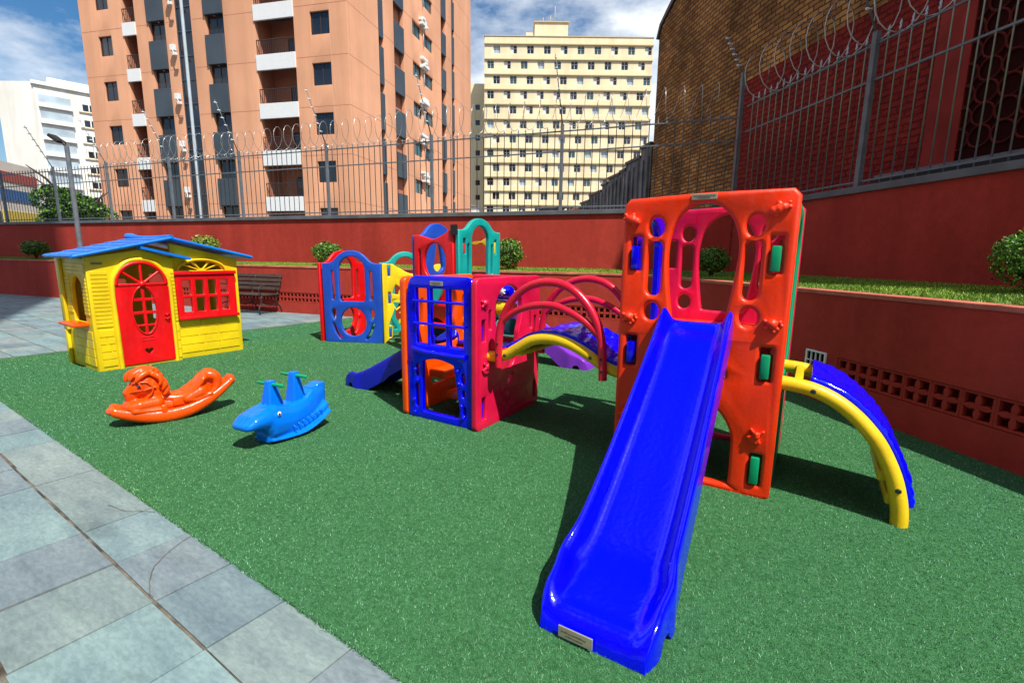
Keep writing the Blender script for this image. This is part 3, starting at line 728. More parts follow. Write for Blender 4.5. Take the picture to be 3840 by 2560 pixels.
# ------------------------------------------------------------------ brick building on the right
def brick_mat(name, c1, c2, mo, patch):
    m = bpy.data.materials.new(name); m.use_nodes = True; nt = m.node_tree; p = nt.nodes['Principled BSDF']; p.inputs['Roughness'].default_value = .9; p.inputs['Specular IOR Level'].default_value = .15
    tc = nt.nodes.new('ShaderNodeTexCoord'); mp = nt.nodes.new('ShaderNodeMapping'); mp.inputs['Rotation'].default_value = (R(90), 0, 0)
    nt.links.new(tc.outputs['Object'], mp.inputs['Vector'])
    nz = nt.nodes.new('ShaderNodeTexNoise'); nz.inputs['Scale'].default_value = 3; nz.inputs['Detail'].default_value = 6; nt.links.new(tc.outputs['Object'], nz.inputs['Vector'])
    mxv = nt.nodes.new('ShaderNodeMix'); mxv.data_type = 'VECTOR'; mxv.inputs['Factor'].default_value = .06
    nt.links.new(mp.outputs['Vector'], mxv.inputs['A']); nt.links.new(nz.outputs['Color'], mxv.inputs['B'])
    br = nt.nodes.new('ShaderNodeTexBrick'); br.inputs['Scale'].default_value = 1; br.inputs['Brick Width'].default_value = .26; br.inputs['Row Height'].default_value = .095; br.inputs['Mortar Size'].default_value = .014; br.inputs['Mortar Smooth'].default_value = .4
    br.inputs['Color1'].default_value = (*c1, 1); br.inputs['Color2'].default_value = (*c2, 1); br.inputs['Mortar'].default_value = (*mo, 1); br.inputs['Bias'].default_value = .0
    nt.links.new(mxv.outputs['Result'], br.inputs['Vector'])
    n2 = nt.nodes.new('ShaderNodeTexNoise'); n2.inputs['Scale'].default_value = .8; n2.inputs['Detail'].default_value = 8; nt.links.new(tc.outputs['Object'], n2.inputs['Vector'])
    rp = nt.nodes.new('ShaderNodeValToRGB'); rp.color_ramp.elements[0].position = .35; rp.color_ramp.elements[0].color = (*patch, 1); rp.color_ramp.elements[1].position = .65; rp.color_ramp.elements[1].color = (1.15, 1.1, 1.05, 1)
    nt.links.new(n2.outputs['Fac'], rp.inputs['Fac'])
    ml = nt.nodes.new('ShaderNodeMix'); ml.data_type = 'RGBA'; ml.blend_type = 'MULTIPLY'; ml.inputs['Factor'].default_value = 1
    nt.links.new(br.outputs['Color'], ml.inputs['A']); nt.links.new(rp.outputs['Color'], ml.inputs['B']); nt.links.new(ml.outputs['Result'], p.inputs['Base Color'])
    bu = nt.nodes.new('ShaderNodeBump'); bu.inputs['Strength'].default_value = 1; bu.inputs['Distance'].default_value = .05; bu.invert = True
    ad = nt.nodes.new('ShaderNodeMath'); ad.operation = 'ADD'; sc = nt.nodes.new('ShaderNodeMath'); sc.operation = 'MULTIPLY'; sc.inputs[1].default_value = -.9
    n4 = nt.nodes.new('ShaderNodeTexNoise'); n4.inputs['Scale'].default_value = 14; n4.inputs['Detail'].default_value = 5; nt.links.new(tc.outputs['Object'], n4.inputs['Vector'])
    nt.links.new(n4.outputs['Fac'], sc.inputs[0]); nt.links.new(br.outputs['Fac'], ad.inputs[0]); nt.links.new(sc.outputs[0], ad.inputs[1]); nt.links.new(ad.outputs[0], bu.inputs['Height']); nt.links.new(bu.outputs['Normal'], p.inputs['Normal'])
    return m
mbrown = brick_mat('old brown brick', (.66, .32, .10), (.36, .15, .055), (.13, .08, .05), (.45, .42, .4))
mredbr = brick_mat('red painted brick', (.30, .03, .022), (.25, .024, .02), (.16, .018, .015), (.75, .7, .7))
BO = (5.62, 9.4); BA = R(-81.3)      # x along the wall towards the camera, y into the building
t = thing('brick_building', 'old brown brick gable wall with its lower part painted red', 'building', (*BO, 0), BA)
b = B(); b.prism([(-7.3, -.05), (-7.36, 8.1), (-7.15, 8.4), (-6.7, 8.6), (-6.2, 8.8), (-4.6, 10.2), (-3, 11.2), (0, 12.5), (9, 12.5), (9, -.05)], 0, 9)
bmesh.ops.transform(b.bm, matrix=Matrix(((1, 0, 0, 0), (0, 0, 1, 0), (0, 1, 0, 0), (0, 0, 0, 1))), verts=b.bm.verts); b.out('brick_wall', mbrown, t)
b = B(); b.box(-2.75, 2.0, -.012, -.001, 0, 5.3); b.out('painted_brickwork', mredbr, t)
m_rp = mat('red painted plaster', (.3, .035, .028), .9, .2, .2, 2, .3, 20)
b = B(); b.box(2.0, 2.48, -.03, -.001, 0, 7); b.box(4.9, 9, -.03, -.001, 0, 7); b.out('plaster_pier', m_rp, t)
b = B(); b.prism([(-7.4, 8.1), (-7.2, 8.42), (-6.74, 8.63), (-6.24, 8.85), (-4.6, 10.26), (-3, 11.26), (0, 12.56), (9, 12.56), (9, 12.7), (0, 12.7), (-3.1, 11.4), (-4.7, 10.4), (-6.3, 8.97), (-6.8, 8.75), (-7.3, 8.5), (-7.5, 8.15)], -.05, 9.1)
bmesh.ops.transform(b.bm, matrix=Matrix(((1, 0, 0, 0), (0, 0, 1, 0), (0, 1, 0, 0), (0, 0, 0, 1))), verts=b.bm.verts); b.out('roof_edge', M['slab'], t)
b = B(); b.box(2.49, 4.89, -.012, -.001, 2.7, 6.4); b.out('screen_shade_plate', mat('painted recess shade', (.035, .006, .005), .95, .1), t)  # flat dark plate with the recess's shade painted in; no opening is cut
lat = B()
for i in range(9):
    for j in range(13):
        x = 2.63 + i * .27; z = 2.95 + j * .27
        for sx in (-1, 1):
            for sz in (-1, 1):
                pts = [(x + sx * .135 * (1 - math.cos(a)), -.035, z + sz * .135 * math.sin(a)) for a in (0, .4, .8, 1.2, 1.57)]
                lat.tube(pts, .016, 4, caps=False)
lat.out('lattice_screen', mat('dark red screen block', (.13, .016, .013), .9, .2, .3, 6), t, norm=False)
b = B(); b.box(1.3, 9, -.075, -.04, 2.62, 2.68); b.out('metal_flashing', M['steel'], t); b = B(); b.box(1.3, 9, -.07, -.04, 2.2, 2.615); b.out('flashing_base', mat('black bitumen strip', (.02, .018, .02), .8), t)
t = thing('concrete_wall', 'grey ribbed wall stepping down beyond the brick building', 'wall', (*BO, 0), BA)
b = B()
prof = [(-7.45, 5.15), (-8.3, 4.85), (-9.6, 4.6), (-10.2, 4.45), (-11.5, 4.5), (-12.3, 4.15), (-14, 4.05), (-15.4, 3.7), (-17, 3.6), (-19, 3.3)]
for (x0, z0), (x1, z1) in zip(prof, prof[1:]): b.box(x1, x0 - .004, 0, .25, -.05, z1 + (z0 - z1) * .5)
x = -19.
while x < -7.5: b.box(x, x + .1, -.05, -.002, 0, 3.25 + max(0, (x + 19)) * .125); x += .42
b.out('ribbed_face', M['concrete'], t)
b = B()
for (x0, z0), (x1, z1) in zip(prof, prof[1:]): b.box(x1 - .03, x0 - .01, -.06, .32, z1 + (z0 - z1) * .5 + .002, z1 + (z0 - z1) * .5 + .09)
b.out('coping', M['slab'], t)

# ------------------------------------------------------------------ the block behind the camera whose shadow lies on the far left of the yard
t = thing('shading_block', 'tall apartment block behind the yard shading its far left corner', 'building', (0, 0, 0))
ex = np.array([-10.65, 10.45]) + np.array([.583, -.813]) * 18.5
b = B(); b.box(ex[0] - 16, ex[0], ex[1] - 12, ex[1], -.05, 46); b.out('wall', M['tan'], t)
for k in range(14):
    b = B(); b.box(ex[0] - 15, ex[0] - 1, ex[1] + .002, ex[1] + .03, 2 + 3 * k, 3.3 + 3 * k); b.out('window_band', M['glass'], t)

# ================================================================== main play structure
TS = (1.461, 2.554); TAng = R(-31.8)
ps = thing('play_structure', 'large front play structure with orange slide tower, arched bridge and blue and magenta cube', 'play structure', (*TS, 0), TAng)
def name_plate(parent, x0, x1, z0, z1, y):
    b = B(); b.box(x0, x1, y - .006, y, z0, z1, 0, .002)
    w = x1 - x0
    for r_, (a, c) in enumerate(((.1, .9), (.22, .8))):
        z = z1 - (z1 - z0) * (.36 + .3 * r_); x = x0 + w * a
        while x < x0 + w * c - .008:
            l = RNG.uniform(.006, .014); b.box(x, x + l, y - .0072, y - .0061, z - .0022, z + .0022 * RNG.uniform(.2, 1.8), 1); x += l + .003
    return b.out('name_plate', [M['plate'], M['platedk']], parent)
def relief(kind, x, z, y, m, parent, s=1.0, plane='x', flip=1):
    b = B()
    def P(a, d, h): return (x + flip * a * s, y - d * s, z + h * s) if plane == 'x' else (y + d * s, x + flip * a * s, z + h * s)
    def bl(a, d, h, r): b.ball(P(a * .92, d * .8, h * .92), r * s * .86, 0, 2)
    if kind == 'fish':
        for a, h, r in ((-.02, -.008, .026), (0, 0, .028), (.018, .008, .024), (.032, .016, .014), (.044, .03, .012), (.048, .008, .012), (-.002, .028, .014), (-.008, -.03, .012)): bl(a, .010, h, r)
        bl(-.035, .014, -.016, .012)
    elif kind == 'turtle':
        bl(0, .008, 0, .033); bl(0, .02, .002, .024)
        for a, h in ((.036, .012), (.03, -.026), (-.03, -.026), (-.036, .014), (.012, -.04)): bl(a, .010, h, .013)
        bl(.046, .012, -.006, .012)
    else:
        bl(0, .014, 0, .022); bl(0, .022, .012, .016)
        for k in range(7):
            a = R(200 + k * 24) if k < 5 else R(40 + (k - 5) * 90)
            for q in (.022, .032, .042): bl(math.cos(a) * q, .012, math.sin(a) * q, .0105)
    return organic(kind + '_relief', b, m, parent, .0038 * s, 1)
def grip(x0, x1, z0, z1, y, m, parent, plane='x'):
    b = B()
    if plane == 'x': b.box(x0, x1, y, y + .05, z0, z1, 0, .008)
    else: b.box(y - .05, y, x0, x1, z0, z1, 0, .008)
    return b.out('connector', m, parent, 40)
TW = -.93
def tower_holes():
    c = -.465
    H_ = [spline([(-.625, 1.09), (-.61, 1.0), (-.59, .975), (-.465, .97), (-.34, .975), (-.318, 1.0), (-.305, 1.09), (-.285, 1.25), (-.275, 1.42), (-.31, 1.55), (-.38, 1.63), (-.465, 1.658), (-.55, 1.63), (-.62, 1.55), (-.65, 1.42), (-.645, 1.25)], 5)]
    for s_ in (1, -1):
        q = lambda u: c + s_ * (u - c)
        H_ += [ell(q(-.200), 1.527, .046, .058), ell(q(-.197), 1.03, .046, .054), cap(q(-.2), 1.125, 1.452, .041), ell(q(-.335), .845, .03, .03)]
    H_ += [rrect(c - .18, .658, c + .18, .728, .034, 6)]
    H_ += [spline([(-.225, .06), (-.225, .2), (-.232, .345), (-.285, .45), (-.365, .515), (-.465, .54), (-.565, .515), (-.645, .45), (-.698, .345), (-.705, .2), (-.705, .06), (-.69, .045), (-.465, .042), (-.24, .045)], 4)]
    for x in (-.089, -.845):
        H_ += [rrect(x - .032, 1.275, x + .032, 1.475, .008, 3), rrect(x - .032, .685, x + .032, .875, .008, 3), rrect(x - .032, .075, x + .032, .262, .008, 3)]
    return H_
OT = spline([(TW, .02), (TW, .9), (TW, 1.66), (TW + .035, 1.695), (-.465, 1.712), (-.035, 1.712), (0, 1.675), (0, .9), (0, .02), (-.02, 0), (-.465, 0), (TW + .02, 0)], 1)
fp = panel('front_panel', OT, tower_holes(), M['orange'], ps, 'x', 0, .06, .021); fp['label'] = 'orange slide panel with sea creatures'
name_plate(fp, -.54, -.405, 1.672, 1.704, 0)
relief('fish', -.097, 1.607, 0, M['orange'], fp, 1.15); relief('turtle', -.075, 1.008, 0, M['orange'], fp, 1.1); relief('crab', -.095, .375, 0, M['orange'], fp, 1.1)
relief('fish', -.868, 1.572, 0, M['orange'], fp, 1.15, flip=-1); relief('turtle', -.862, .99, 0, M['orange'], fp, 1.1); relief('crab', -.85, .375, 0, M['orange'], fp, 1.1)
bp = panel('back_panel', OT, tower_holes(), M['magenta'], ps, 'x', .86, .06, .016); bp['label'] = 'magenta panel at the back of the tower'
def side_holes(y0, y1, zl):
    c = (y0 + y1) / 2; h = [arch(c - .2, c + .2, zl, 1.6, .2), arch(c - .22, c + .22, .06, .52, .2)]
    for s_ in (-1, 1): h += [cap(c + s_ * .29, 1.12, 1.45, .035), ell(c + s_ * .29, 1.02, .035)]
    return h
sp = panel('side_panel', rrect(.065, 0, .855, 1.66, .03), side_holes(.065, .855, .66), M['green'], ps, 'y', -.03, .05, .012); sp['label'] = 'green side panel'
sp = panel('side_panel', rrect(.065, 0, .855, 1.66, .03), side_holes(.065, .855, .66), M['blue'], ps, 'y', TW + .03, .05, .012); sp['label'] = 'blue side panel'
for z0 in (1.285, .70, .085):
    dz = .135 if z0 > .5 else .16
    grip(-.112, -.066, z0, z0 + dz, -.012, M['green'], ps); grip(-.868, -.822, z0, z0 + dz, -.012, M['blue'], ps)
b = B(); b.box(-.9, -.06, .062, .86, .86, .9, 0, .01); b.out('platform', M['orange'], ps)

# main slide
def slide(name, parent, m, L, h0, cx, hw0, hw1, tf, pl=True):
    """L horizontal run; tf maps (x across, y along 0..L, z) to parent space"""
    S = []
    n = 54
    prof_y = [0, .03 * L, .09 * L, .3 * L, .55 * L, .72 * L, .82 * L, .90 * L, .955 * L, .985 * L, 1.0 * L, 1.005 * L]
    prof_z = [h0, h0 - .004, h0 * .94, h0 * .685, h0 * .40, h0 * .225, h0 * .148, .117, .104, .080, .042, .003]
    pts = spline(list(zip(prof_y, prof_z)), 6, False)
    rimh = lambda t: .092 * (min(1, t / .04) ** .5) * (1 if t < .80 else max(.0, 1 - (t - .80) / .2) ** .8 * .9 + .1)
    rows = []
    for i, (y, z) in enumerate(pts):
        t = min(1, y / L); hw = hw0 + (hw1 - hw0) * t; rh = rimh(t); 
        last = i > len(pts) - 15
        sk = .10 + (.02 if t > .5 else 0)
        zb = max(.002, z - sk)
        if t > .935: zb = .002
        elif t > .885: zb = .055
        elif t > .80: zb = .002
        elif t > .66: zb = max(.002, (z - sk) * (1 - ((t - .66) / .14) ** 2))
        fl = 1 + .075 * math.exp(-((t - .85) / .045) ** 2) - .12 * max(0, (t - .93) / .07) ** 2
        X = [0, .3, .55, .68, .76, .83, .90, .95, .985, 1.0, 1.005, 1.01]
        Z = [z, z, z + rh * .01, z + rh * .10, z + rh * .42, z + rh * .8, z + rh, z + rh * .98, z + rh * .82, z + rh * .45, z * .5 + zb * .5 + .0, zb]
        Z[10] = min(Z[10], Z[9] - .01) if Z[9] - .01 > zb else zb
        half = list(zip([hw * q * fl for q in X], Z))
        row = [(-x, zz) for x, zz in half[::-1]] + half[1:]
        rows.append([(x, y, zz) for x, zz in row])
    bm = bmesh.new(); VR = [[bm.verts.new(tf(*p)) for p in r_] for r_ in rows]
    for a, c in zip(VR, VR[1:]):
        for k in range(len(a) - 1): bm.faces.new((a[k], a[k + 1], c[k + 1], c[k]))
    bmesh.ops.recalc_face_normals(bm, faces=bm.faces)
    up_ = sum((f.normal.z * f.calc_area() for f in bm.faces))
    if up_ < 0: bmesh.ops.reverse_faces(bm, faces=bm.faces)
    o = evaluated(name, bm, [('SUBSURF', dict(levels=1, render_levels=1)), ('SOLIDIFY', dict(thickness=.014, offset=-1))], m, parent, 50)
    return o
sl = slide('slide', ps, M['blue'], 1.56, .985, 0, .195, .222, lambda x, y, z: (-.462 + .016 * y + x, .03 - y, z)); sl['label'] = 'long royal blue slide'
def tilted_plate(parent):
    p = name_plate(parent, -.065, .065, -.022, .022, 0)
    p.location = (-.485, -1.546, .044); return p
tilted_plate(sl)

# arched climber on the right
def arc_pts(u0, u1, z0, n=20):
    P = [(u0 - .08, z0), (u0, z0)]
    for k in range(1, n + 1):
        a = math.pi / 2 * k / n; P.append((u0 + (u1 - u0) * math.sin(a), z0 * (math.cos(a) * .96 + .04 * (1 - k / n))))
    return P
AP = [(-.06, .675), (.03, .674), (.14, .66), (.24, .622), (.33, .562), (.40, .495), (.46, .42), (.51, .33), (.55, .235), (.578, .13), (.59, .05), (.592, .0)]
AP = spline(AP, 3, False)
ac = None
for v in (.09, .60):
    b = B(); b.tube([(u, v, z) for u, z in AP], .039, 14); o = b.out('climber_rail', M['pipe'], ps, 60)
    for u, z in ((.15, .655), (.565, .2)):
        bb = B(); bb.tube([(u, v - .040, z), (u, v - .048, z)], [.014, .010], 10); bb.out('bolt', M['black'], o, 40)
b = B()
for (u, z), w_ in (((.075, .668), .022), ((.5, .24), .02), ((.545, .12), .02)):
    b = B(); b.box(u - w_, u + w_, .12, .575, z - .03, z + .03, 0, .01); b.out('climber_rung', M['pipe'], ps, 40); b = B()
def textured_deck(name, path, v0, v1, m, parent, off=.045, amp=.006, nv=14, wave=True, side=.045):
    pth = spline(path, 8, False); rows = []
    N = len(pth)
    for i, (u, z) in enumerate(pth):
        a = pth[max(i - 1, 0)]; c = pth[min(i + 1, N - 1)]; du, dz = c[0] - a[0], c[1] - a[1]; l = math.hypot(du, dz) or 1; nu_, nz_ = -dz / l, du / l
        row = [(u + nu_ * (off - side), v0 - .004, z + nz_ * (off - side))]
        for k in range(nv + 1):
            v = v0 + (v1 - v0) * k / nv
            h = off + (RNG.uniform(-amp, amp) + amp * math.sin(i * 1.3 + k) * .8 if wave and 0 < k < nv and 1 < i < N - 2 else 0)
            row.append((u + nu_ * h, v, z + nz_ * h))
        row.append((u + nu_ * (off - side), v1 + .004, z + nz_ * (off - side)))
        rows.append(row)
    bm = bmesh.new(); VR = [[bm.verts.new(p) for p in r_] for r_ in rows]
    for a, c in zip(VR, VR[1:]):
        for k in range(len(a) - 1): bm.faces.new((a[k], a[k + 1], c[k + 1], c[k]))
    bmesh.ops.recalc_face_normals(bm, faces=bm.faces)
    if sum((f.normal.z * f.calc_area() for f in bm.faces)) < 0: bmesh.ops.reverse_faces(bm, faces=bm.faces)
    return evaluated(name, bm, [('SOLIDIFY', dict(thickness=.01, offset=-1)), ('SUBSURF', dict(levels=1, render_levels=1))], m, parent, 60)
dk = textured_deck('climber_deck', [(.115, .665), (.24, .622), (.33, .562), (.40, .495), (.46, .42), (.51, .33), (.55, .235), (.575, .14), (.58, .1)], .10, .66, M['blue'], ps, .07)

# bridge to the small cube
CU = -2.04
BPth = [(-2.12, .60), (-1.98, .60), (-1.86, .625), (-1.75, .69), (-1.62, .765), (-1.48, .79), (-1.34, .775), (-1.2, .72), (-1.08, .655), (-.98, .62), (-.88, .61)]
BPth = [(u, z - .02) for u, z in BPth]
for v in (.13, .72):
    b = B(); b.tube([(u, v, z) for u, z in spline(BPth, 5, False)], .041, 14); o = b.out('bridge_rail', M['pipe'], ps, 60)
    for u, z in ((-1.84, .62), (-1.15, .685)):
        bb = B(); bb.tube([(u, v - .041, z - .01), (u, v - .049, z - .01)], [.013, .010], 10); bb.out('bolt', M['black'], o, 40)
b = B()
for u in (-1.8, -1.58, -1.36, -1.14):
    z = np.interp(u, [p[0] for p in BPth], [p[1] for p in BPth]); b.box(u - .07, u + .07, .15, .7, z - .035, z + .005, 0, .01)
b.out('bridge_slat', M['pipe'], ps, 40)
textured_deck('bridge_deck', [(-1.83, .635), (-1.75, .672), (-1.62, .745), (-1.48, .77), (-1.34, .755), (-1.2, .70), (-1.08, .635), (-.97, .60)], .12, .73, M['blue'], ps, .06, .007)
for v in (.085, .765):
    b = B()
    P1 = spline([(-1.885, .54), (-1.89, .66), (-1.88, .82), (-1.83, .97), (-1.74, 1.09), (-1.62, 1.17), (-1.47, 1.20), (-1.32, 1.17), (-1.20, 1.08), (-1.11, .95), (-1.07, .82), (-1.055, .68), (-1.05, .56)], 4, False)
    P2 = spline([(-1.885, .84), (-1.80, .92), (-1.68, .98), (-1.55, 1.01), (-1.42, 1.01), (-1.29, .97), (-1.18, .91), (-1.08, .83)], 4, False)
    P1 = [(u, z - .025) for u, z in P1]
    b.tube([(u, v, z) for u, z in P1], .029, 12); b.tube([(u, v, z) for u, z in P2], .026, 12)
    o = b.out('handrail', M['crimson'], ps, 60)
    for u, z in ((-1.885, .62), (-1.885, .70), (-1.053, .60), (-1.06, .68)): bb = B(); bb.tube([(u, v - .028, z), (u, v - .036, z)], [.011, .008], 8); bb.out('bolt', M['black'], o, 40)

# small cube
CX0, CX1, CY1, CZ = -2.735, -2.045, .93, 1.185
H_ = []
zs = [(.655, .795), (.82, .975), (1.0, 1.09)]
for (a, c) in ((-2.63, -2.515), (-2.475, -2.325), (-2.285, -2.15)):
    H_.append(rrect(a, .645, c, 1.09, .008, 2))
H_ += [spline([(-2.555, .5), (-2.42, .525), (-2.27, .5), (-2.245, .46), (-2.21, .25), (-2.19, .11), (-2.21, .075), (-2.4, .07), (-2.56, .075), (-2.58, .11), (-2.575, .3), (-2.57, .46)], 4)]
for x, z0, z1 in ((-2.625, .36, .47), (-2.635, .1, .3)): H_.append(cap(x, z0, z1, .018))
H_ += [ell(-2.155, .4, .018, .045), ell(-2.15, .28, .014, .03), ell(-2.14, .14, .015, .04)]
op = [(CX0 + .02, 0), (CX1 - .02, 0), (CX1 - .003, .02), (CX1 - .003, 1.13), (CX1 - .03, 1.175), (CX1 - .07, 1.19), (CX0 + .1, 1.19), (CX0 + .05, 1.17), (CX0 + .02, 1.12), (CX0, 1.0), (CX0, .02)]
fr_ = panel('front_panel', op, H_, M['blue'], ps, 'x', -.02, .05, .014); fr_['label'] = 'royal blue climbing net panel'
name_plate(fr_, -2.47, -2.34, 1.115, 1.15, -.02)
for x, z in ((-2.64, .42), (-2.62, .33), (-2.66, .16), (-2.655, .05), (-2.2, .46), (-2.19, .36), (-2.165, .18), (-2.15, .09)):
    b = B(); b.ball((x, -.025, z), (.016, .014, .018), 0, 2); b.out('knob', M['blue'], fr_)
b = B(); b.tube([(-2.66, -.03, .60), (-2.5, -.05, .585), (-2.3, -.045, .58), (-2.12, -.03, .575)], .022, 10); b.out('grab_bar', M['blue'], fr_, 50)
for z in (.81, .99):
    b = B(); b.tube([(-2.64, -.03, z), (-2.12, -.03, z)], .012, 8); b.out('rung', M['blue'], fr_, 50)
lp = panel('side_panel', rrect(-.03, 0, CY1, 1.175, .05), [spline([(.30, .58), (.3, .75), (.27, .9), (.3, 1.02), (.38, 1.09), (.47, 1.11), (.56, 1.09), (.64, 1.02), (.67, .9), (.63, .75), (.66, .58), (.5, .56)], 4), cap(.77, .75, .98, .022), cap(.77, .62, .71, .022), cap(.18, .75, .98, .022), rrect(.3, .2, .52, .29, .03)], M['orange2'], ps, 'y', CX0 - .035, .06, .016); lp['label'] = 'orange side panel of the cube'
rp_ = panel('side_panel', rrect(-.05, 0, CY1, CZ, .05), [
    spline([(.28, .62), (.27, .72), (.23, .80), (.21, .92), (.24, 1.03), (.32, 1.10), (.42, 1.12), (.52, 1.09), (.60, 1.02), (.62, .92), (.59, .8), (.56, .72), (.54, .62), (.40, .6)], 4),
    cap(.135, .78, .94, .018), cap(.145, .60, .70, .020), cap(.77, .72, .95, .02),
    spline([(.40, .46), (.45, .49), (.49, .53), (.51, .50), (.47, .45), (.42, .44)], 4), spline([(.40, .30), (.44, .30), (.48, .34), (.48, .37), (.43, .37)], 4),
    rrect(.025, .70, .075, .87, .006, 2), rrect(.03, .08, .08, .26, .006, 2), rrect(.83, .66, .87, .83, .006, 2), rrect(.83, .08, .87, .24, .006, 2)], M['magenta'], ps, 'y', CX1 + .018, .05, .011)
rp_['label'] = 'magenta side panel of the cube'
relief('turtle', .05, 1.0, CX1 + .043, M['magenta'], rp_, 1.05, 'y'); relief('crab', .07, .50, CX1 + .043, M['magenta'], rp_, 1.15, 'y')
b = B()
for y, z, r in ((.27, .18, .05), (.33, .12, .055), (.38, .2, .06), (.3, .27, .05), (.38, .07, .05), (.46, .1, .05)): b.ball((CX1 + .03, y, z), (.02, r, r), 0, 2)
organic('rock_relief', b, M['magenta'], rp_, .008, 4)
bk = panel('back_panel', rrect(CX0, 0, CX1 - .01, 1.175, .05), [arch(-2.62, -2.16, .6, 1.11, .2), arch(-2.6, -2.2, .06, .46, .18)], M['magenta'], ps, 'x', CY1 - .05, .05, .014); bk['label'] = 'magenta back panel of the cube'
grip(.032, .07, .705, .82, CX1 + .02, M['blue'], ps, 'y'); grip(.037, .075, .085, .21, CX1 + .02, M['blue'], ps, 'y'); grip(.833, .867, .665, .8, CX1 + .02, M['teal'], ps, 'y'); grip(.833, .867, .085, .2, CX1 + .02, M['teal'], ps, 'y')
b = B(); b.box(CX0 + .01, CX1 - .02, .63, .87, .53, .56, 0, .01); b.out('platform', M['navy'], ps)
# little stair inside
b = B()
for k in range(2):
    b.box(-2.70 + .2 * (1 - k), -2.50 + .2 * (1 - k), .26, .60, .18 + .17 * (1 - k) - .03 if False else (.22 if k == 0 else .37) - .05, .22 if k == 0 else .37, 0, .012)
for v in (.22, .61):
    b.prism([(-2.28, 0), (-2.2, 0), (-2.62, .50), (-2.70, .50), (-2.70, .36)], v, v + .035)
m4 = Matrix(((1, 0, 0, 0), (0, 0, 1, 0), (0, 1, 0, 0), (0, 0, 0, 1)))
sv = [v for v in b.bm.verts if False]
b.bm.free(); b = B()
for v in (.61,):
    st = B(); st.prism([(-2.22, 0), (-2.12, 0), (-2.58, .50), (-2.70, .50), (-2.70, .42)], v, v + .04); bmesh.ops.transform(st.bm, matrix=m4, verts=st.bm.verts)
    st.out('stair_side', M['red'], ps)  # red side beside orange treads paints in the shading; the stair is one plastic
for x0, z in ((-2.50, .21), (-2.70, .37)): b = B(); b.box(x0, x0 + .2, .2, .608, z - .07, z, 0, .014); b.out('stair_tread', M['orange2'], ps, 40)
# tic-tac-toe rollers
b3 = None
for r_, (z, mk) in enumerate(((1.035, 'blue'), (.875, 'yellow'), (.715, 'teal'))):
    b = B(); b.tube([(-2.62, .80, z), (-2.17, .80, z)], .012, 8); b.out('roller_rod', M['green'], ps)
    for c in range(2):
        x = -2.455 + .18 * c; mk2 = (mk, 'blue' if r_ == 0 else mk)[0]
        b = B(); b.tube([(x - .082, .80, z), (x - .070, .80, z), (x + .070, .80, z), (x + .082, .80, z)], [.060, .077, .077, .060], 14)
        o = b.out('roller', M[mk2], ps, 40)
        if r_ == 0 and c == 1:
            s_ = B()
            for k in range(3):
                a = math.pi * k / 3 + math.pi / 2; dx, dz = math.cos(a) * .034, math.sin(a) * .034
                s_.tube([(x - dx, .720, z - dz), (x + dx, .720, z + dz)], .008, 6)
            s_.out('star_mark', M['white'], o)
# dark blue slide on the left
sl2 = slide('slide', ps, M['navy'], 1.22, .60, 0, .18, .2, lambda x, y, z: (CX0 - y, .50 - x, z), False); sl2['label'] = 'short dark blue slide leaving the cube'

# ================================================================== second play structure behind
sb = thing('play_structure', 'smaller play tower behind with teal arch panel, red panel and purple slide', 'play structure', (*TS, 0), TAng)
bx0, bx1, by0, by1 = -4.39, -3.70, 1.88, 2.81
def arch_outline(x0, x1, zb, zs_, zp, r=.03):
    c = (x0 + x1) / 2; w = (x1 - x0)
    d = zp - zs_
    L_ = [(0.0, 0), (.07, 0), (.14, .05), (.20, .22), (.255, .5), (.33, .78), (.41, .94), (.5, 1.0)]
    top = spline([(x0 + w * a, zs_ + d * h) for a, h in L_] + [(x1 - w * a, zs_ + d * h) for a, h in L_[:-1][::-1]], 4, False)
    return [(x0 + .01, zb), (x1 - .01, zb), (x1, zb + .01), (x1, zs_ - .01)] + top[::-1][1:-1] + [(x0, zs_ - .01), (x0, zb + .01)]
cy_ = (by0 + by1) / 2
tp = panel('side_panel', arch_outline(by0, by1, 0, 1.665, 1.825), [arch(cy_ - .19, cy_ + .19, 1.02, 1.73, .19, .03), cap(cy_ - .265, 1.1, 1.5, .022), cap(cy_ + .265, 1.1, 1.5, .022), rrect(by0 + .095, 1.37, by0 + .145, 1.56, .006, 2), rrect(by1 - .145, 1.37, by1 - .095, 1.56, .006, 2), arch(cy_ - .2, cy_ + .2, .06, .6, .18)], M['teal'], sb, 'y', bx1, .06, .014); tp['label'] = 'teal arched panel'
grip(by0 + .1, by0 + .14, 1.375, 1.5, bx1 + .02, M['red'], sb, 'y'); grip(by1 - .14, by1 - .1, 1.375, 1.53, bx1 + .02, M['yellow'], sb, 'y')
def concave_outline(x0, x1, zt, dip, zb=0): 
    c = (x0 + x1) / 2; w = x1 - x0
    return [(x0, zb), (x1, zb), (x1, zt - .01), (x1 - .01, zt)] + spline([(x1 - .1 * w, zt), (x1 - .25 * w, zt - dip * .5), (c, zt - dip), (x0 + .25 * w, zt - dip * .7), (x0 + .1 * w, zt - dip * .5)], 4, False) + [(x0 + .01, zt - dip * .5), (x0, zt - dip * .5 - .01)]
cx_ = (bx0 + bx1) / 2
rd = panel('front_panel', concave_outline(bx0, bx1 - .04, 1.66, .11), [ell(cx_ + .0, 1.27, .185, .23), cap(bx0 + .10, .95, 1.42, .02), arch(cx_ - .18, cx_ + .18, .06, .55, .18)], M['red'], sb, 'x', by0 - .03, .06, .014); rd['label'] = 'red panel with concave top'
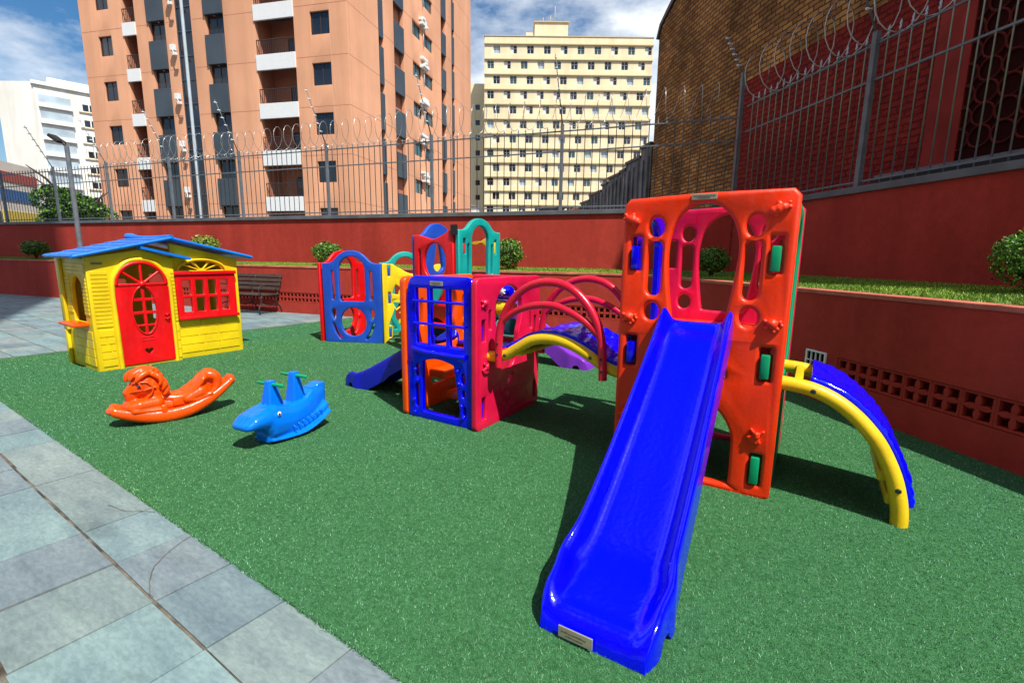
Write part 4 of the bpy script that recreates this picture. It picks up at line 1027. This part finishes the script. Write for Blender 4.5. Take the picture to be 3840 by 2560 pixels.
bl_ = panel('side_panel', arch_outline(by0, by1, 0, 1.60, 1.78), [spline([(cy_ - .02, 1.55), (cy_ + .03, 1.55), (cy_ + .09, 1.25), (cy_ + .09, 1.17), (cy_, 1.12), (cy_ - .09, 1.17), (cy_ - .08, 1.27)], 4), cap(cy_ + .27, 1.1, 1.5, .03), cap(cy_ - .27, 1.1, 1.5, .03)], M['midblue'], sb, 'y', bx0 - .03, .06, .014); bl_['label'] = 'mid blue arched panel'
ye = panel('back_panel', concave_outline(bx0, bx1 - .04, 1.66, .14), [ell(cx_, 1.28, .22, .26), arch(cx_ - .18, cx_ + .18, .06, .55, .18)], M['yellow'], sb, 'x', by1 - .05, .05, .014); ye['label'] = 'yellow back panel'
b = B(); b.box(bx0, bx1 - .04, by0 + .04, by1 - .06, .84, .88, 0, .01); b.out('platform', M['red'], sb)
b = B(); b.box(bx1 - .06, bx1 + .02, by0 - .05, by0 - .01, 1.60, 1.72); b.out('clamp', M['black'], sb)
# teal scoop and crossbars low in the tower
b = B(); b.tube([(-4.3, 1.84, .72), (-3.8, 1.84, .72)], .05, 12); b.tube([(-4.3, 1.82, .46), (-3.8, 1.82, .46)], .04, 12); b.out('crossbar', M['red'], sb, 50)
b = B(); b.tube([(-4.02, 1.80, 1.0), (-4.0, 1.78, .86), (-3.96, 1.74, .74)], [.15, .11, .03], 16); b.out('scoop', M['teal'], sb, 50)
sl3 = slide('slide', sb, M['purple'], 1.56, .93, 0, .165, .17, lambda x, y, z: (bx1 + .02 + y, 2.52 + x, z), False); sl3['label'] = 'purple slide'

# ================================================================== arched play pen
pen = thing('play_pen', 'low play pen of blue, red, yellow and teal panels beside the climbing cube', 'play structure', (-2.93, 7.45, 0), R(-6.4))
W = .93
def pen_holes():
    c = W / 2
    h = [arch(c - .205, c + .205, .64, 1.315, .2, .03)]
    for s_ in (-1, 1):
        h += [cap(c + s_ * .30, .66, 1.10, .024)]
        h += [spline([(c + s_ * .275, .5), (c + s_ * .32, .52), (c + s_ * .345, .46), (c + s_ * .32, .38), (c + s_ * .285, .36)], 4), spline([(c + s_ * .30, .29), (c + s_ * .335, .30), (c + s_ * .30, .17), (c + s_ * .22, .06), (c + s_ * .19, .075), (c + s_ * .25, .16)], 4)]
    h += [ell(c, .325, .205, .22, 36)]
    return h
def gear_holes(c=.45):
    h = []
    for k in range(8):
        a0, a1 = R(45 * k + 8), R(45 * k + 37)
        h.append([(c + .31 * math.cos(a0 + (a1 - a0) * q / 5), .72 + .31 * math.sin(a0 + (a1 - a0) * q / 5)) for q in range(6)] + [(c + .22 * math.cos(a1 - (a1 - a0) * q / 5), .72 + .22 * math.sin(a1 - (a1 - a0) * q / 5)) for q in range(6)])
    h.append(ell(c, .72, .15)); 
    for z in (1.03, .62, .1): h.append(rrect(.08, z, .12, z + .17, .005, 2))
    for z in (.33, .13): h.append(ell(.30, z, .05, .055))
    return h
def pen_panel(name, ol, ho, m, loc, rz, label):
    o = panel(name, ol, ho, m, pen, 'x', 0, .055, .014); o.location = loc; o.rotation_euler.z = rz; o['label'] = label; return o
AO = arch_outline(0, W, 0, 1.215, 1.405)
pen_panel('panel', AO, pen_holes(), M['midblue'], (.03, 0, 0), 0, 'mid blue arched panel')
pen_panel('panel', AO, pen_holes(), M['red'], (-.02, .02, 0), R(90 - 22), 'red arched panel')
co = concave_outline(0, W, 1.215, .2); co = [(x, z) for x, z in co]
pen_panel('panel', [(0, 0), (W, 0), (W, 1.215)] + spline([(W - .1, 1.21), (W * .75, 1.14), (W * .5, 1.06), (W * .28, 1.15), (.16, 1.21)], 4, False) + [(0, 1.215)], gear_holes(), M['yellow'], (.985, -.02, 0), R(30), 'yellow panel with gear cut-outs')
pen_panel('panel', AO, pen_holes(), M['teal'], (.55, .99, 0), R(40), 'teal arched panel')
for z in (1.04, .63, .11):
    b = B(); b.box(.0, .035, 0, .04, z, z + .12, 0, .006); o = b.out('connector', M['midblue'], pen, 40); o.location = (.985 + .082 * math.cos(R(30)), -.02 + .082 * math.sin(R(30)) + .012, 0); o.rotation_euler.z = R(30)

# ================================================================== playhouse
hs_ = thing('playhouse', 'yellow plastic playhouse with blue roof, red door and red shutters', 'playhouse', (-4.648, 5.329, 0), R(56.2))
D = .88
# porch and front walls
door_o = spline([(.235, .03), (.235, .5), (.235, .93), (.27, 1.08), (.37, 1.2), (.5, 1.235), (.63, 1.2), (.73, 1.08), (.765, .93), (.765, .5), (.765, .03)], 5, False)
porch = [(0, 0), (.85, 0), (.85, 1.27), (.53, 1.375), (0, 1.285)]
pw = panel('porch_wall', porch, [door_o], M['yellow'], hs_, 'x', 0, .05, .01)
wl = [(.86, 0), (1.65, 0), (1.65, 1.29), (.83, 1.50), (.54, 1.43), (.86, 1.26)]
win_o = [rrect(.9, .56, 1.52, 1.05, .01, 2)]
fan = [[(1.2 + .26 * math.cos(a), 1.115 + .12 * math.sin(a)) for a in [R(x) for x in np.linspace(a0, a1, 5)]] + [(1.2 + .06 * math.cos(a), 1.115 + .03 * math.sin(a)) for a in [R(x) for x in np.linspace(a1, a0, 3)]] for a0, a1 in ((6, 36), (44, 64), (72, 108), (116, 136), (144, 174))]
fw_ = panel('front_wall', [(.852, 0), (1.65, 0), (1.65, 1.27), (.852, 1.46)], win_o + fan, M['yellow'], hs_, 'x', .07, .045, .01)
b = B(); b.box(.80, .849, .05, .069, 0, 1.25); b.out('porch_return', M['yellow'], hs_)
# moulded boards and bricks
def courses(parent, x0, x1, z0, z1, h, y, rnd, wmin=.1, wmax=.2, avoid=None, plane='x', name='moulded_boards', prou=.009):
    b = B(); z = z0; r_ = 0
    while z + h < z1 + .001:
        x = x0
        while x < x1 - .01:
            wd = (x1 - x0) if not rnd else RNG.uniform(wmin, wmax)
            xe = min(x + wd, x1); xe = x1 if x1 - xe < .04 else xe
            if not (avoid and avoid(x, xe, z, z + h)):
                if plane == 'x': b.box(x + .0055, xe - .0055, y - prou, y + .004, z + .005, z + h - .005, 0, .002)
                else: b.box(y - prou, y + .004, x + .004, xe - .004, z + .0045, z + h - .0045, 0, .002)
            x = xe
        z += h; r_ += 1
    if len(b.bm.verts) == 0: b.bm.free(); return
    return b.out(name, M['yellow'], parent)
courses(pw, .025, .185, .50, 1.13, .045, 0, False)
courses(pw, .04, .185, .05, .49, .085, 0, True, .06, .15, name='moulded_bricks')
courses(pw, .80, .848, .50, 1.13, .045, 0, False); courses(pw, .80, .848, .04, .49, .11, 0, False, name='moulded_bricks')
courses(fw_, .87, 1.60, .07, .5, .107, .07, True, .2, .3, name='moulded_bricks')
courses(fw_, .87, 1.63, 1.13, 1.27, .055, .07, False, avoid=lambda a, c, z, q: z < 1.24)
# arch surround
b = B(); AR_ = spline([(.215, .0), (.213, .5), (.213, .93), (.25, 1.09), (.36, 1.225), (.5, 1.262), (.64, 1.225), (.75, 1.09), (.787, .93), (.787, .5), (.785, 0)], 5, False)
b.tube([(x, -.004, z) for x, z in AR_], .026, 10); b.out('arch_surround', M['yellow'], pw, 50)
# corner post and left wall
sw = panel('side_wall', [(.03, 0), (.7, 0), (D, .0), (D, 1.29), (.03, 1.27)], [arch(.19, .57, .55, 1.07, .17, .01)], M['yellow'], hs_, 'y', .022, .045, .01)
sw['label'] = 'left wall with serving hatch'
courses(sw, .04, .18, .64, 1.06, .042, 0, False, plane='y'); courses(sw, .04, .72, 1.09, 1.25, .042, 0, False, plane='y'); courses(sw, .58, .74, .64, 1.06, .042, 0, False, plane='y')
courses(sw, .04, .72, .06, .48, .1, 0, True, .14, .26, plane='y', name='moulded_bricks')
b = B(); b.box(-.035, -.001, .77, D + .01, .42, 1.27, 0, .01); b.box(-.035, -.001, .81, D + .01, 0, .419, 0, .01); b.out('corner_pilaster', M['yellow'], sw, 40)
b = B(); b.box(-.15, .02, .12, .60, .515, .55, 0, .014); b.out('serving_tray', M['orange2'], hs_, 40)
bw = panel('back_wall', [(.03, 0), (1.62, 0), (1.62, 1.27), (.83, 1.46), (.03, 1.27)], [rrect(.88, .46, 1.4, 1.06, .02), rrect(.3, .5, .62, 1.0, .02)], M['yellow'], hs_, 'x', D - .05, .04, .01)
rw = panel('side_wall', [(.12, 0), (D - .06, 0), (D - .06, 1.27), (.12, 1.27)], [rrect(.3, .5, .68, 1.0, .02)], M['yellow'], hs_, 'y', 1.625, .045, .01)
# roof
def slab_(b, pts, th): # pts top polygon (4)
    lo = [(x, y, z - th) for x, y, z in pts]
    b.quad(*pts); b.quad(*lo[::-1])
    for k in range(4): b.quad(pts[k], lo[k], lo[(k + 1) % 4], pts[(k + 1) % 4])
rt_ = thing  # noqa
def roof_side(u0, z0, u1, z1, v0, ve0, ve1, name, n=6):
    v1 = ve0
    b = B()
    slab_(b, [(u0, v0, z0), (u1, v0, z1), (u1, ve1, z1), (u0, ve0, z0)] if u1 > u0 else [(u1, v0, z1), (u0, v0, z0), (u0, ve0, z0), (u1, ve1, z1)], .03)
    bmesh.ops.remove_doubles(b.bm, verts=b.bm.verts, dist=1e-5)
    for k in range(n):
        a = k / n; c = (k + 1) / n
        ua, ub = u0 + (u1 - u0) * a, u0 + (u1 - u0) * c; za, zb = z0 + (z1 - z0) * a, z0 + (z1 - z0) * c
        v1 = ve0 + (ve1 - ve0) * a
        v = v0 + .03 + (.06 if k % 2 else 0)
        while v < v1 - .05:
            ve = min(v + .14, v1 - .02)
            T = [(ua, v, za + .012), (ub, v, zb + .002), (ub, ve, zb + .002), (ua, ve, za + .012)]
            if u1 < u0: T = T[::-1]
            slab_(b, T, .009); v = ve + .006
    bmesh.ops.recalc_face_normals(b.bm, faces=b.bm.faces)
    return b.out(name, M['roofblue'], hs_, 30)
roof_side(-.12, 1.300, .83, 1.525, -.09, .87, 1.2, 'roof').__setitem__('label', 'left roof slope')
roof_side(1.815, 1.30, .83, 1.525, -.03, 1.1, 1.2, 'roof').__setitem__('label', 'right roof slope')
b = B(); slab_(b, [(.50, -.10, 1.412), (1.015, -.10, 1.285), (1.015, .10, 1.285), (.50, .10, 1.412)], .03); b.out('porch_roof', M['roofblue'], hs_, 30)
b = B(); b.tube([(.83, -.08, 1.525), (.83, .5, 1.520), (.83, .9, 1.525), (.83, 1.12, 1.545), (.83, 1.24, 1.55)], [.03, .028, .032, .045, .04], 10)
for s_ in (-1, 1):
    e0, z0 = (-.12, 1.296) if s_ < 0 else (1.815, 1.30)
    b.tube([(e0, -.085 if s_ < 0 else -.025, z0 - .01), (.83, -.085 if s_ < 0 else -.025, 1.515)], .02, 8)
b.tube([(-.12, -.09, 1.290), (-.12, .87, 1.290)], .018, 8)
b.out('roof_trim', M['roofblue'], hs_, 50)
# gable boards in front under the roof
b = B(); b.box(.05, .15, -.012, -.001, 1.205, 1.225, 0, .004); b.out('badge', M['steel'], pw)
# door with panes
dw = []
c_, cz_ = .50, .665
def clipell(x0, x1, z0, z1):
    l = []; r_ = []
    for z in np.linspace(z0, z1, 9):
        w_ = .118 * math.sqrt(max(0, 1 - ((z - cz_) / .275) ** 2)); a = max(x0, c_ - w_); c = min(x1, c_ + w_)
        if c - a > .015: l.append((a, z)); r_.append((c, z))
    return r_ + l[::-1]
for x0, x1 in ((c_ - .118, c_ - .016), (c_ + .016, c_ + .118)):
    for z0, z1 in ((.39, .475), (.50, .62), (.655, .775), (.81, .94)): dw.append(clipell(x0, x1, z0, z1))
ht = []
for k in range(28):
    a = 2 * math.pi * k / 28; ht.append((.498 + .0026 * 16 * math.sin(a) ** 3, .178 + .0026 * (13 * math.cos(a) - 5 * math.cos(2 * a) - 2 * math.cos(3 * a) - math.cos(4 * a))))
dr = panel('door', rrect(.222, .03, .77, .955, .012, 3), dw + [ht], M['red'], hs_, 'x', -.012, .03, .007)
b = B()
for x in (.222, .77): b.tube([(x + (.006 if x < .5 else -.006), -.014, .04), (x + (.006 if x < .5 else -.006), -.014, .945)], .008, 6)
b.tube([(c_ + .128 * math.cos(a), -.014, cz_ + .285 * math.sin(a)) for a in np.linspace(0, 2 * math.pi, 33)[:-1]], .009, 8, closed=True)
for z in (.345, .335 - .025): b.tube([(.44, -.013, z), (.56, -.013, z)], .005, 6)
b.out('moulding', M['red'], dr, 50)
for z in (.55, .60): b = B(); b.tube([(.70, -.018, z), (.72, -.045, z + .004), (.745, -.018, z + .008)], .008, 8); b.out('handle', M['red'], dr, 50)
# fanlight
b = B(); cf = (.5, .975)
A_ = [(cf[0] + .25 * math.cos(a), -.006, cf[1] + .25 * math.sin(a)) for a in np.linspace(0, math.pi, 22)]
b.tube(A_, .024, 8)
for a in (38, 90, 142): b.tube([(cf[0], -.004, cf[1]), (cf[0] + .25 * math.cos(R(a)), -.004, cf[1] + .25 * math.sin(R(a)))], .015, 8)
b.ball((cf[0], -.006, cf[1]), .04); b.box(.24, .76, -.02, .012, .955, .985, 0, .006)
b.out('fanlight', M['red'], hs_, 50)
# window with shutters
wh = []
for i in range(4):
    x0 = .925 + i * .152
    for z0, z1 in ((.60, .775), (.815, 1.0)): wh.append(rrect(x0 + .01, z0, x0 + .105, z1, .01, 2))
wo = panel('window', rrect(.862, .52, 1.585, 1.10, .012, 3), wh, M['red'], hs_, 'x', .015, .05, .009)
b = B(); b.box(.85, 1.595, -.005, .03, 1.07, 1.115, 0, .006); b.out('lintel', M['red'], wo, 40)
b = B(); b.box(.86, 1.6, -.005, .03, .505, .545, 0, .006); b.out('sill', M['red'], wo, 40)
b = B(); b.tube([(1.2 + .29 * math.cos(a), .055, 1.115 + .145 * math.sin(a)) for a in np.linspace(0, math.pi, 16)], .014, 8); b.out('window_arch', M['yellow'], fw_, 50)

# ================================================================== rocking horse
rh = thing('rocking_horse', 'orange plastic rocking horse in front of the playhouse', 'rocking horse', (-2.80, 3.85, 0), math.atan2(-.69, -.724))
# local +x = towards the head
def zr(x): return .028 + (x - .03) ** 2 * (.90 if x < .03 else .70)
b = B()
for x in np.linspace(-.43, .37, 44):
    w_ = .140 - .065 * (abs(x) / .43) ** 2; z = zr(x)
    b.ball((x, 0, z + .028), (.030, w_ * .8, .030))
    for s_ in (-1, 1): b.ball((x, s_ * (w_ - .026), z + .030), (.026, .034, .056 - .018 * (abs(x) / .43) ** 2))
b.ball((-.44, 0, zr(-.44) + .03), (.04, .085, .05)); b.ball((.375, 0, zr(.37) + .028), (.045, .07, .036))
organic('rocker', b, M['orange2'], rh, .008, 5)
b = B()
b.ball((.0, 0, .13), (.27, .085, .07)); b.ball((-.18, 0, .18), (.14, .10, .10)); b.ball((-.2, 0, .23), (.09, .085, .08)); b.ball((.20, 0, .15), (.125, .10, .072))
chain(b, [(.12, 0, .18), (.11, 0, .25), (.12, 0, .31)], [.085, .08, .08])
b.ball((.16, 0, .325), (.095, .082, .085)); b.ball((.13, 0, .29), (.09, .088, .075))
chain(b, [(.20, 0, .30), (.245, 0, .26), (.25, 0, .235)], [.07, .056, .05]); b.ball((.278, 0, .262), (.026, .044, .026)); b.ball((.262, 0, .208), (.03, .04, .015))
for s_ in (-1, 1):
    b.ball((.29, s_ * .022, .268), (.012, .012, .012))
    chain(b, [(.10, s_ * .07, .17), (.21, s_ * .085, .165), (.265, s_ * .08, .155)], [.045, .046, .040])
    chain(b, [(.25, s_ * .105, .130), (.15, s_ * .110, .118), (.06, s_ * .110, .115)], [.028, .022, .022])
    chain(b, [(-.20, s_ * .065, .20), (-.10, s_ * .09, .165), (-.17, s_ * .102, .145), (-.27, s_ * .10, .18)], [.062, .036, .024, .022])
organic('body', b, M['orange2'], rh, .0065, 2)
# mane: swept fringe in front, chunky locks behind
def lock(name, pts, rs):
    b = B(); chain(b, spline(pts, 3, False), list(np.interp(np.linspace(0, 1, 3 * (len(pts) - 1) + 1), np.linspace(0, 1, len(rs)), rs))); return organic(name, b, M['orange2'], rh, .005, 2)
b = B()
def lk(pts, rs):
    p = spline(pts, 3, False); chain(b, p, list(np.interp(np.linspace(0, 1, len(p)), np.linspace(0, 1, len(rs)), rs)))
for s_ in (-1, 1):
    lk([(.10, s_ * .015, .425), (.17, s_ * .030, .432), (.225, s_ * .042, .408), (.250, s_ * .048, .378)], [.022, .027, .024, .016])
    lk([(.08, s_ * .04, .412), (.15, s_ * .062, .412), (.195, s_ * .076, .388), (.215, s_ * .080, .362)], [.020, .025, .022, .013])
    lk([(.11, s_ * .06, .40), (.08, s_ * .083, .385), (.06, s_ * .096, .35), (.075, s_ * .10, .315)], [.020, .024, .020, .009])
    lk([(.09, s_ * .05, .38), (.05, s_ * .08, .345), (.038, s_ * .095, .31), (.058, s_ * .098, .275)], [.020, .024, .020, .009])
    lk([(.07, s_ * .04, .33), (.035, s_ * .07, .295), (.028, s_ * .085, .26), (.05, s_ * .09, .23)], [.020, .024, .020, .010])
    chain(b, [(.115, s_ * .05, .405), (.10, s_ * .062, .445)], [.020, .009])
lk([(.18, 0, .432), (.225, 0, .420), (.260, 0, .395), (.272, 0, .365)], [.024, .028, .024, .016])
for x, z in ((.12, .425), (.09, .405), (.068, .37), (.052, .33), (.045, .285), (.048, .24)): b.ball((x, 0, z), (.036, .052, .030))
organic('mane', b, M['orange2'], rh, .005, 1)
# one broad scooped saddle with a high back
bm = bmesh.new(); rows = []
SP = spline([(.085, .235), (.03, .222), (-.03, .215), (-.09, .225), (-.15, .262), (-.195, .310), (-.225, .345), (-.25, .352)], 3, False)
for k, (x, z) in enumerate(SP):
    t_ = k / (len(SP) - 1); hw = .055 + .055 * math.sin(min(1, t_ * 1.5) * 1.57) - .02 * max(0, t_ - .85) / .15
    rows.append([bm.verts.new((x, hw * q, z - .030 * q * q - (.02 if abs(q) > .95 else 0))) for q in np.linspace(-1, 1, 11)])
for a, c in zip(rows, rows[1:]):
    for k in range(10): bm.faces.new((a[k], a[k + 1], c[k + 1], c[k]))
bmesh.ops.recalc_face_normals(bm, faces=bm.faces)
if sum(f.normal.z for f in bm.faces) < 0: bmesh.ops.reverse_faces(bm, faces=bm.faces)
evaluated('saddle', bm, [('SOLIDIFY', dict(thickness=.045, offset=-.6)), ('SUBSURF', dict(levels=2, render_levels=2))], M['orange2'], rh)
b = B()
def lk2(pts, rs):
    p = spline(pts, 3, False); chain(b, p, list(np.interp(np.linspace(0, 1, len(p)), np.linspace(0, 1, len(rs)), rs)))
for y0, k in ((0, 1.0), (.045, .92), (-.045, .92)): lk2([(-.23, y0 * .6, .30), (-.275, y0, .330), (-.322, y0 * 1.3, .31), (-.328, y0 * 1.4, .25), (-.30, y0 * 1.7, .195), (-.24, y0 * 2.0, .17)], [.04 * k, .046 * k, .044 * k, .038 * k, .028 * k, .012])
b.ball((-.27, 0, .25), (.055, .05, .07))
organic('tail', b, M['orange2'], rh, .006, 2)
for s_ in (-1, 1):
    for P in ([(.262, .052, .275), (.225, .070, .282), (.17, .086, .285), (.10, .088, .30)], [(.245, .054, .345), (.20, .078, .350), (.15, .086, .345)], [(.205, .077, .345), (.19, .086, .315), (.185, .086, .285)], [(.150, .086, .34), (.12, .088, .30), (.13, .09, .25), (.16, .088, .225)]):
        b = B(); b.tube(spline([(x, s_ * (y + .001), z) for x, y, z in P], 3, False), .0065, 6); b.out('bridle_strap', M['orange2'], rh, 60, norm=False)
    b = B(); b.box(.045, .085, s_ * .118 - .02, s_ * .118 + .02, .085, .155, 0, .008); b.out('foot_rest', M['orange2'], rh, 50)
    b = B(); b.ball((.205, s_ * .0775, .315), (.013, .008, .012), 0); b.ball((.207, s_ * .0825, .315), (.010, .006, .010), 1); b.out('eye', [M['midblue'], M['black']], rh)
b = B(); b.box(-.10, -.0, -.094, .094, .12, .18, 0, .01); b.out('girth', M['orange2'], rh, 40)

# ================================================================== shark rocker
sh = thing('shark_rocker', 'blue plastic shark see-saw with two pairs of green handles', 'rocking toy', (-1.695, 3.46, 0), math.atan2(-.68, -.30))
b = B()
for k in range(36):
    t_ = k / 35; x = .325 - .66 * t_
    zt = np.interp(t_, [0, .06, .16, .3, .40, .5, .6, .72, .85, 1], [.215, .25, .27, .295, .268, .25, .26, .265, .325, .345])
    zb = np.interp(t_, [0, .12, .2, .26, .5, .8, 1], [.155, .145, .13, .03, .03, .04, .10])
    wy = np.interp(t_, [0, .06, .15, .3, .5, .7, .88, 1], [.095, .112, .122, .130, .122, .108, .085, .066])
    for s_ in (-1, 0, 1): b.ball((x, s_ * wy * .38, (zt + zb) / 2), (.040, wy * .64, (zt - zb) / 2 + .006))
b.box(.13, .185, -.06, .06, .02, .17)
for x in np.linspace(-.33, .16, 30):
    z = .026 + .50 * max(0, -.02 - x) ** 1.8 * 1.5 + .4 * max(0, x - .05) ** 2; w_ = .105 + .06 * math.sin(min(1, max(0, (.17 - x) / .3)) * 1.57) - .10 * max(0, -x - .24)
    b.ball((x, 0, z + .01), (.030, w_, .024)); b.ball((x, 0, z + .05), (.04, w_ * .78, .05))
b.box(-.375, -.30, -.052, .052, .12, .345)
organic('body', b, M['sharkblue'], sh, .008, 4)
for x, z0, z1 in ((.09, .25, .445), (-.12, .22, .465)):
    b = B(); n = 14
    for k in range(n + 1):
        t_ = k / n; z = z0 + (z1 - z0) * t_; xf = .058 * (1 - t_) + .026 * t_; xb = .070 * (1 - t_) + .026 * t_; wy = .050 * (1 - t_) + .028 * t_
        b.box(x - xb, x + xf, -wy, wy, z - (z1 - z0) / n * .55, z + (z1 - z0) / n * .55)
    o = organic('handle_post', b, M['sharkblue'], sh, .0055, 5)
    for s_ in (-1, 1):
        b = B(); b.tube([(x, s_ * .024, z1 - .018), (x, s_ * .125, z1 - .018), (x, s_ * .133, z1 - .018)], [.0125, .0125, .008], 10); b.out('handle', M['green'], sh, 50)
b = B(); b.box(-.30, -.235, -.05, .05, .315, .328, 0, .004); b.out('tail_ridge', M['sharkblue'], sh)
for s_ in (-1, 1):
    b = B(); b.ball((.135, s_ * .126, .235), (.015, .009, .018), 0); b.ball((.139, s_ * .132, .235), (.008, .006, .010), 1); b.out('eye', [M['white'], M['black']], sh)
    for k in range(7): b = B(); x = .02 - .042 * k; z = .085 + .010 * k; b.tube([(x, s_ * .126, z + .03), (x - .016, s_ * .140, z - .002)], .005, 5); b.out('wave_mark', M['sharkblue'], sh)

# ================================================================== bench by the planter wall
bn = thing('park_bench', 'dark slatted iron bench against the red planter wall', 'bench', (-5.45, 10.93, 0), R(-20.3))
def leg(x):
    b = B()
    b.tube(spline([(x, -.30, .02), (x, -.33, .12), (x, -.26, .25), (x, -.24, .40), (x, -.1, .42), (x, .1, .40), (x, .2, .44), (x, .26, .62), (x, .33, .86)], 4, False), .018, 6)
    b.tube(spline([(x, .30, .02), (x, .26, .14), (x, .16, .26), (x, .14, .40)], 4, False), .018, 6); b.tube([(x, -.27, .24), (x, 0, .18), (x, .2, .22)], .012, 6)
    b.tube(spline([(x, -.24, .42), (x, -.30, .55), (x, -.2, .64), (x, .1, .63), (x, .24, .60)], 4, False), .014, 6)
    return b.out('leg', M['iron'], bn)
for x in (0, -.75, -1.5): leg(x)
for k in range(5): b = B(); b.box(-1.55, .05, -.24 + k * .095, -.165 + k * .095, .42, .445, 0, .005); b.out('seat_slat', M['wood'], bn)
for k in range(4): b = B(); b.box(-1.55, .05, 0, .022, 0, .075, 0, .005, Matrix.Translation((0, .2 + .035 * k, .52 + .095 * k)) @ Matrix.Rotation(R(-18), 4, 'X')); b.out('back_slat', M['wood'], bn)
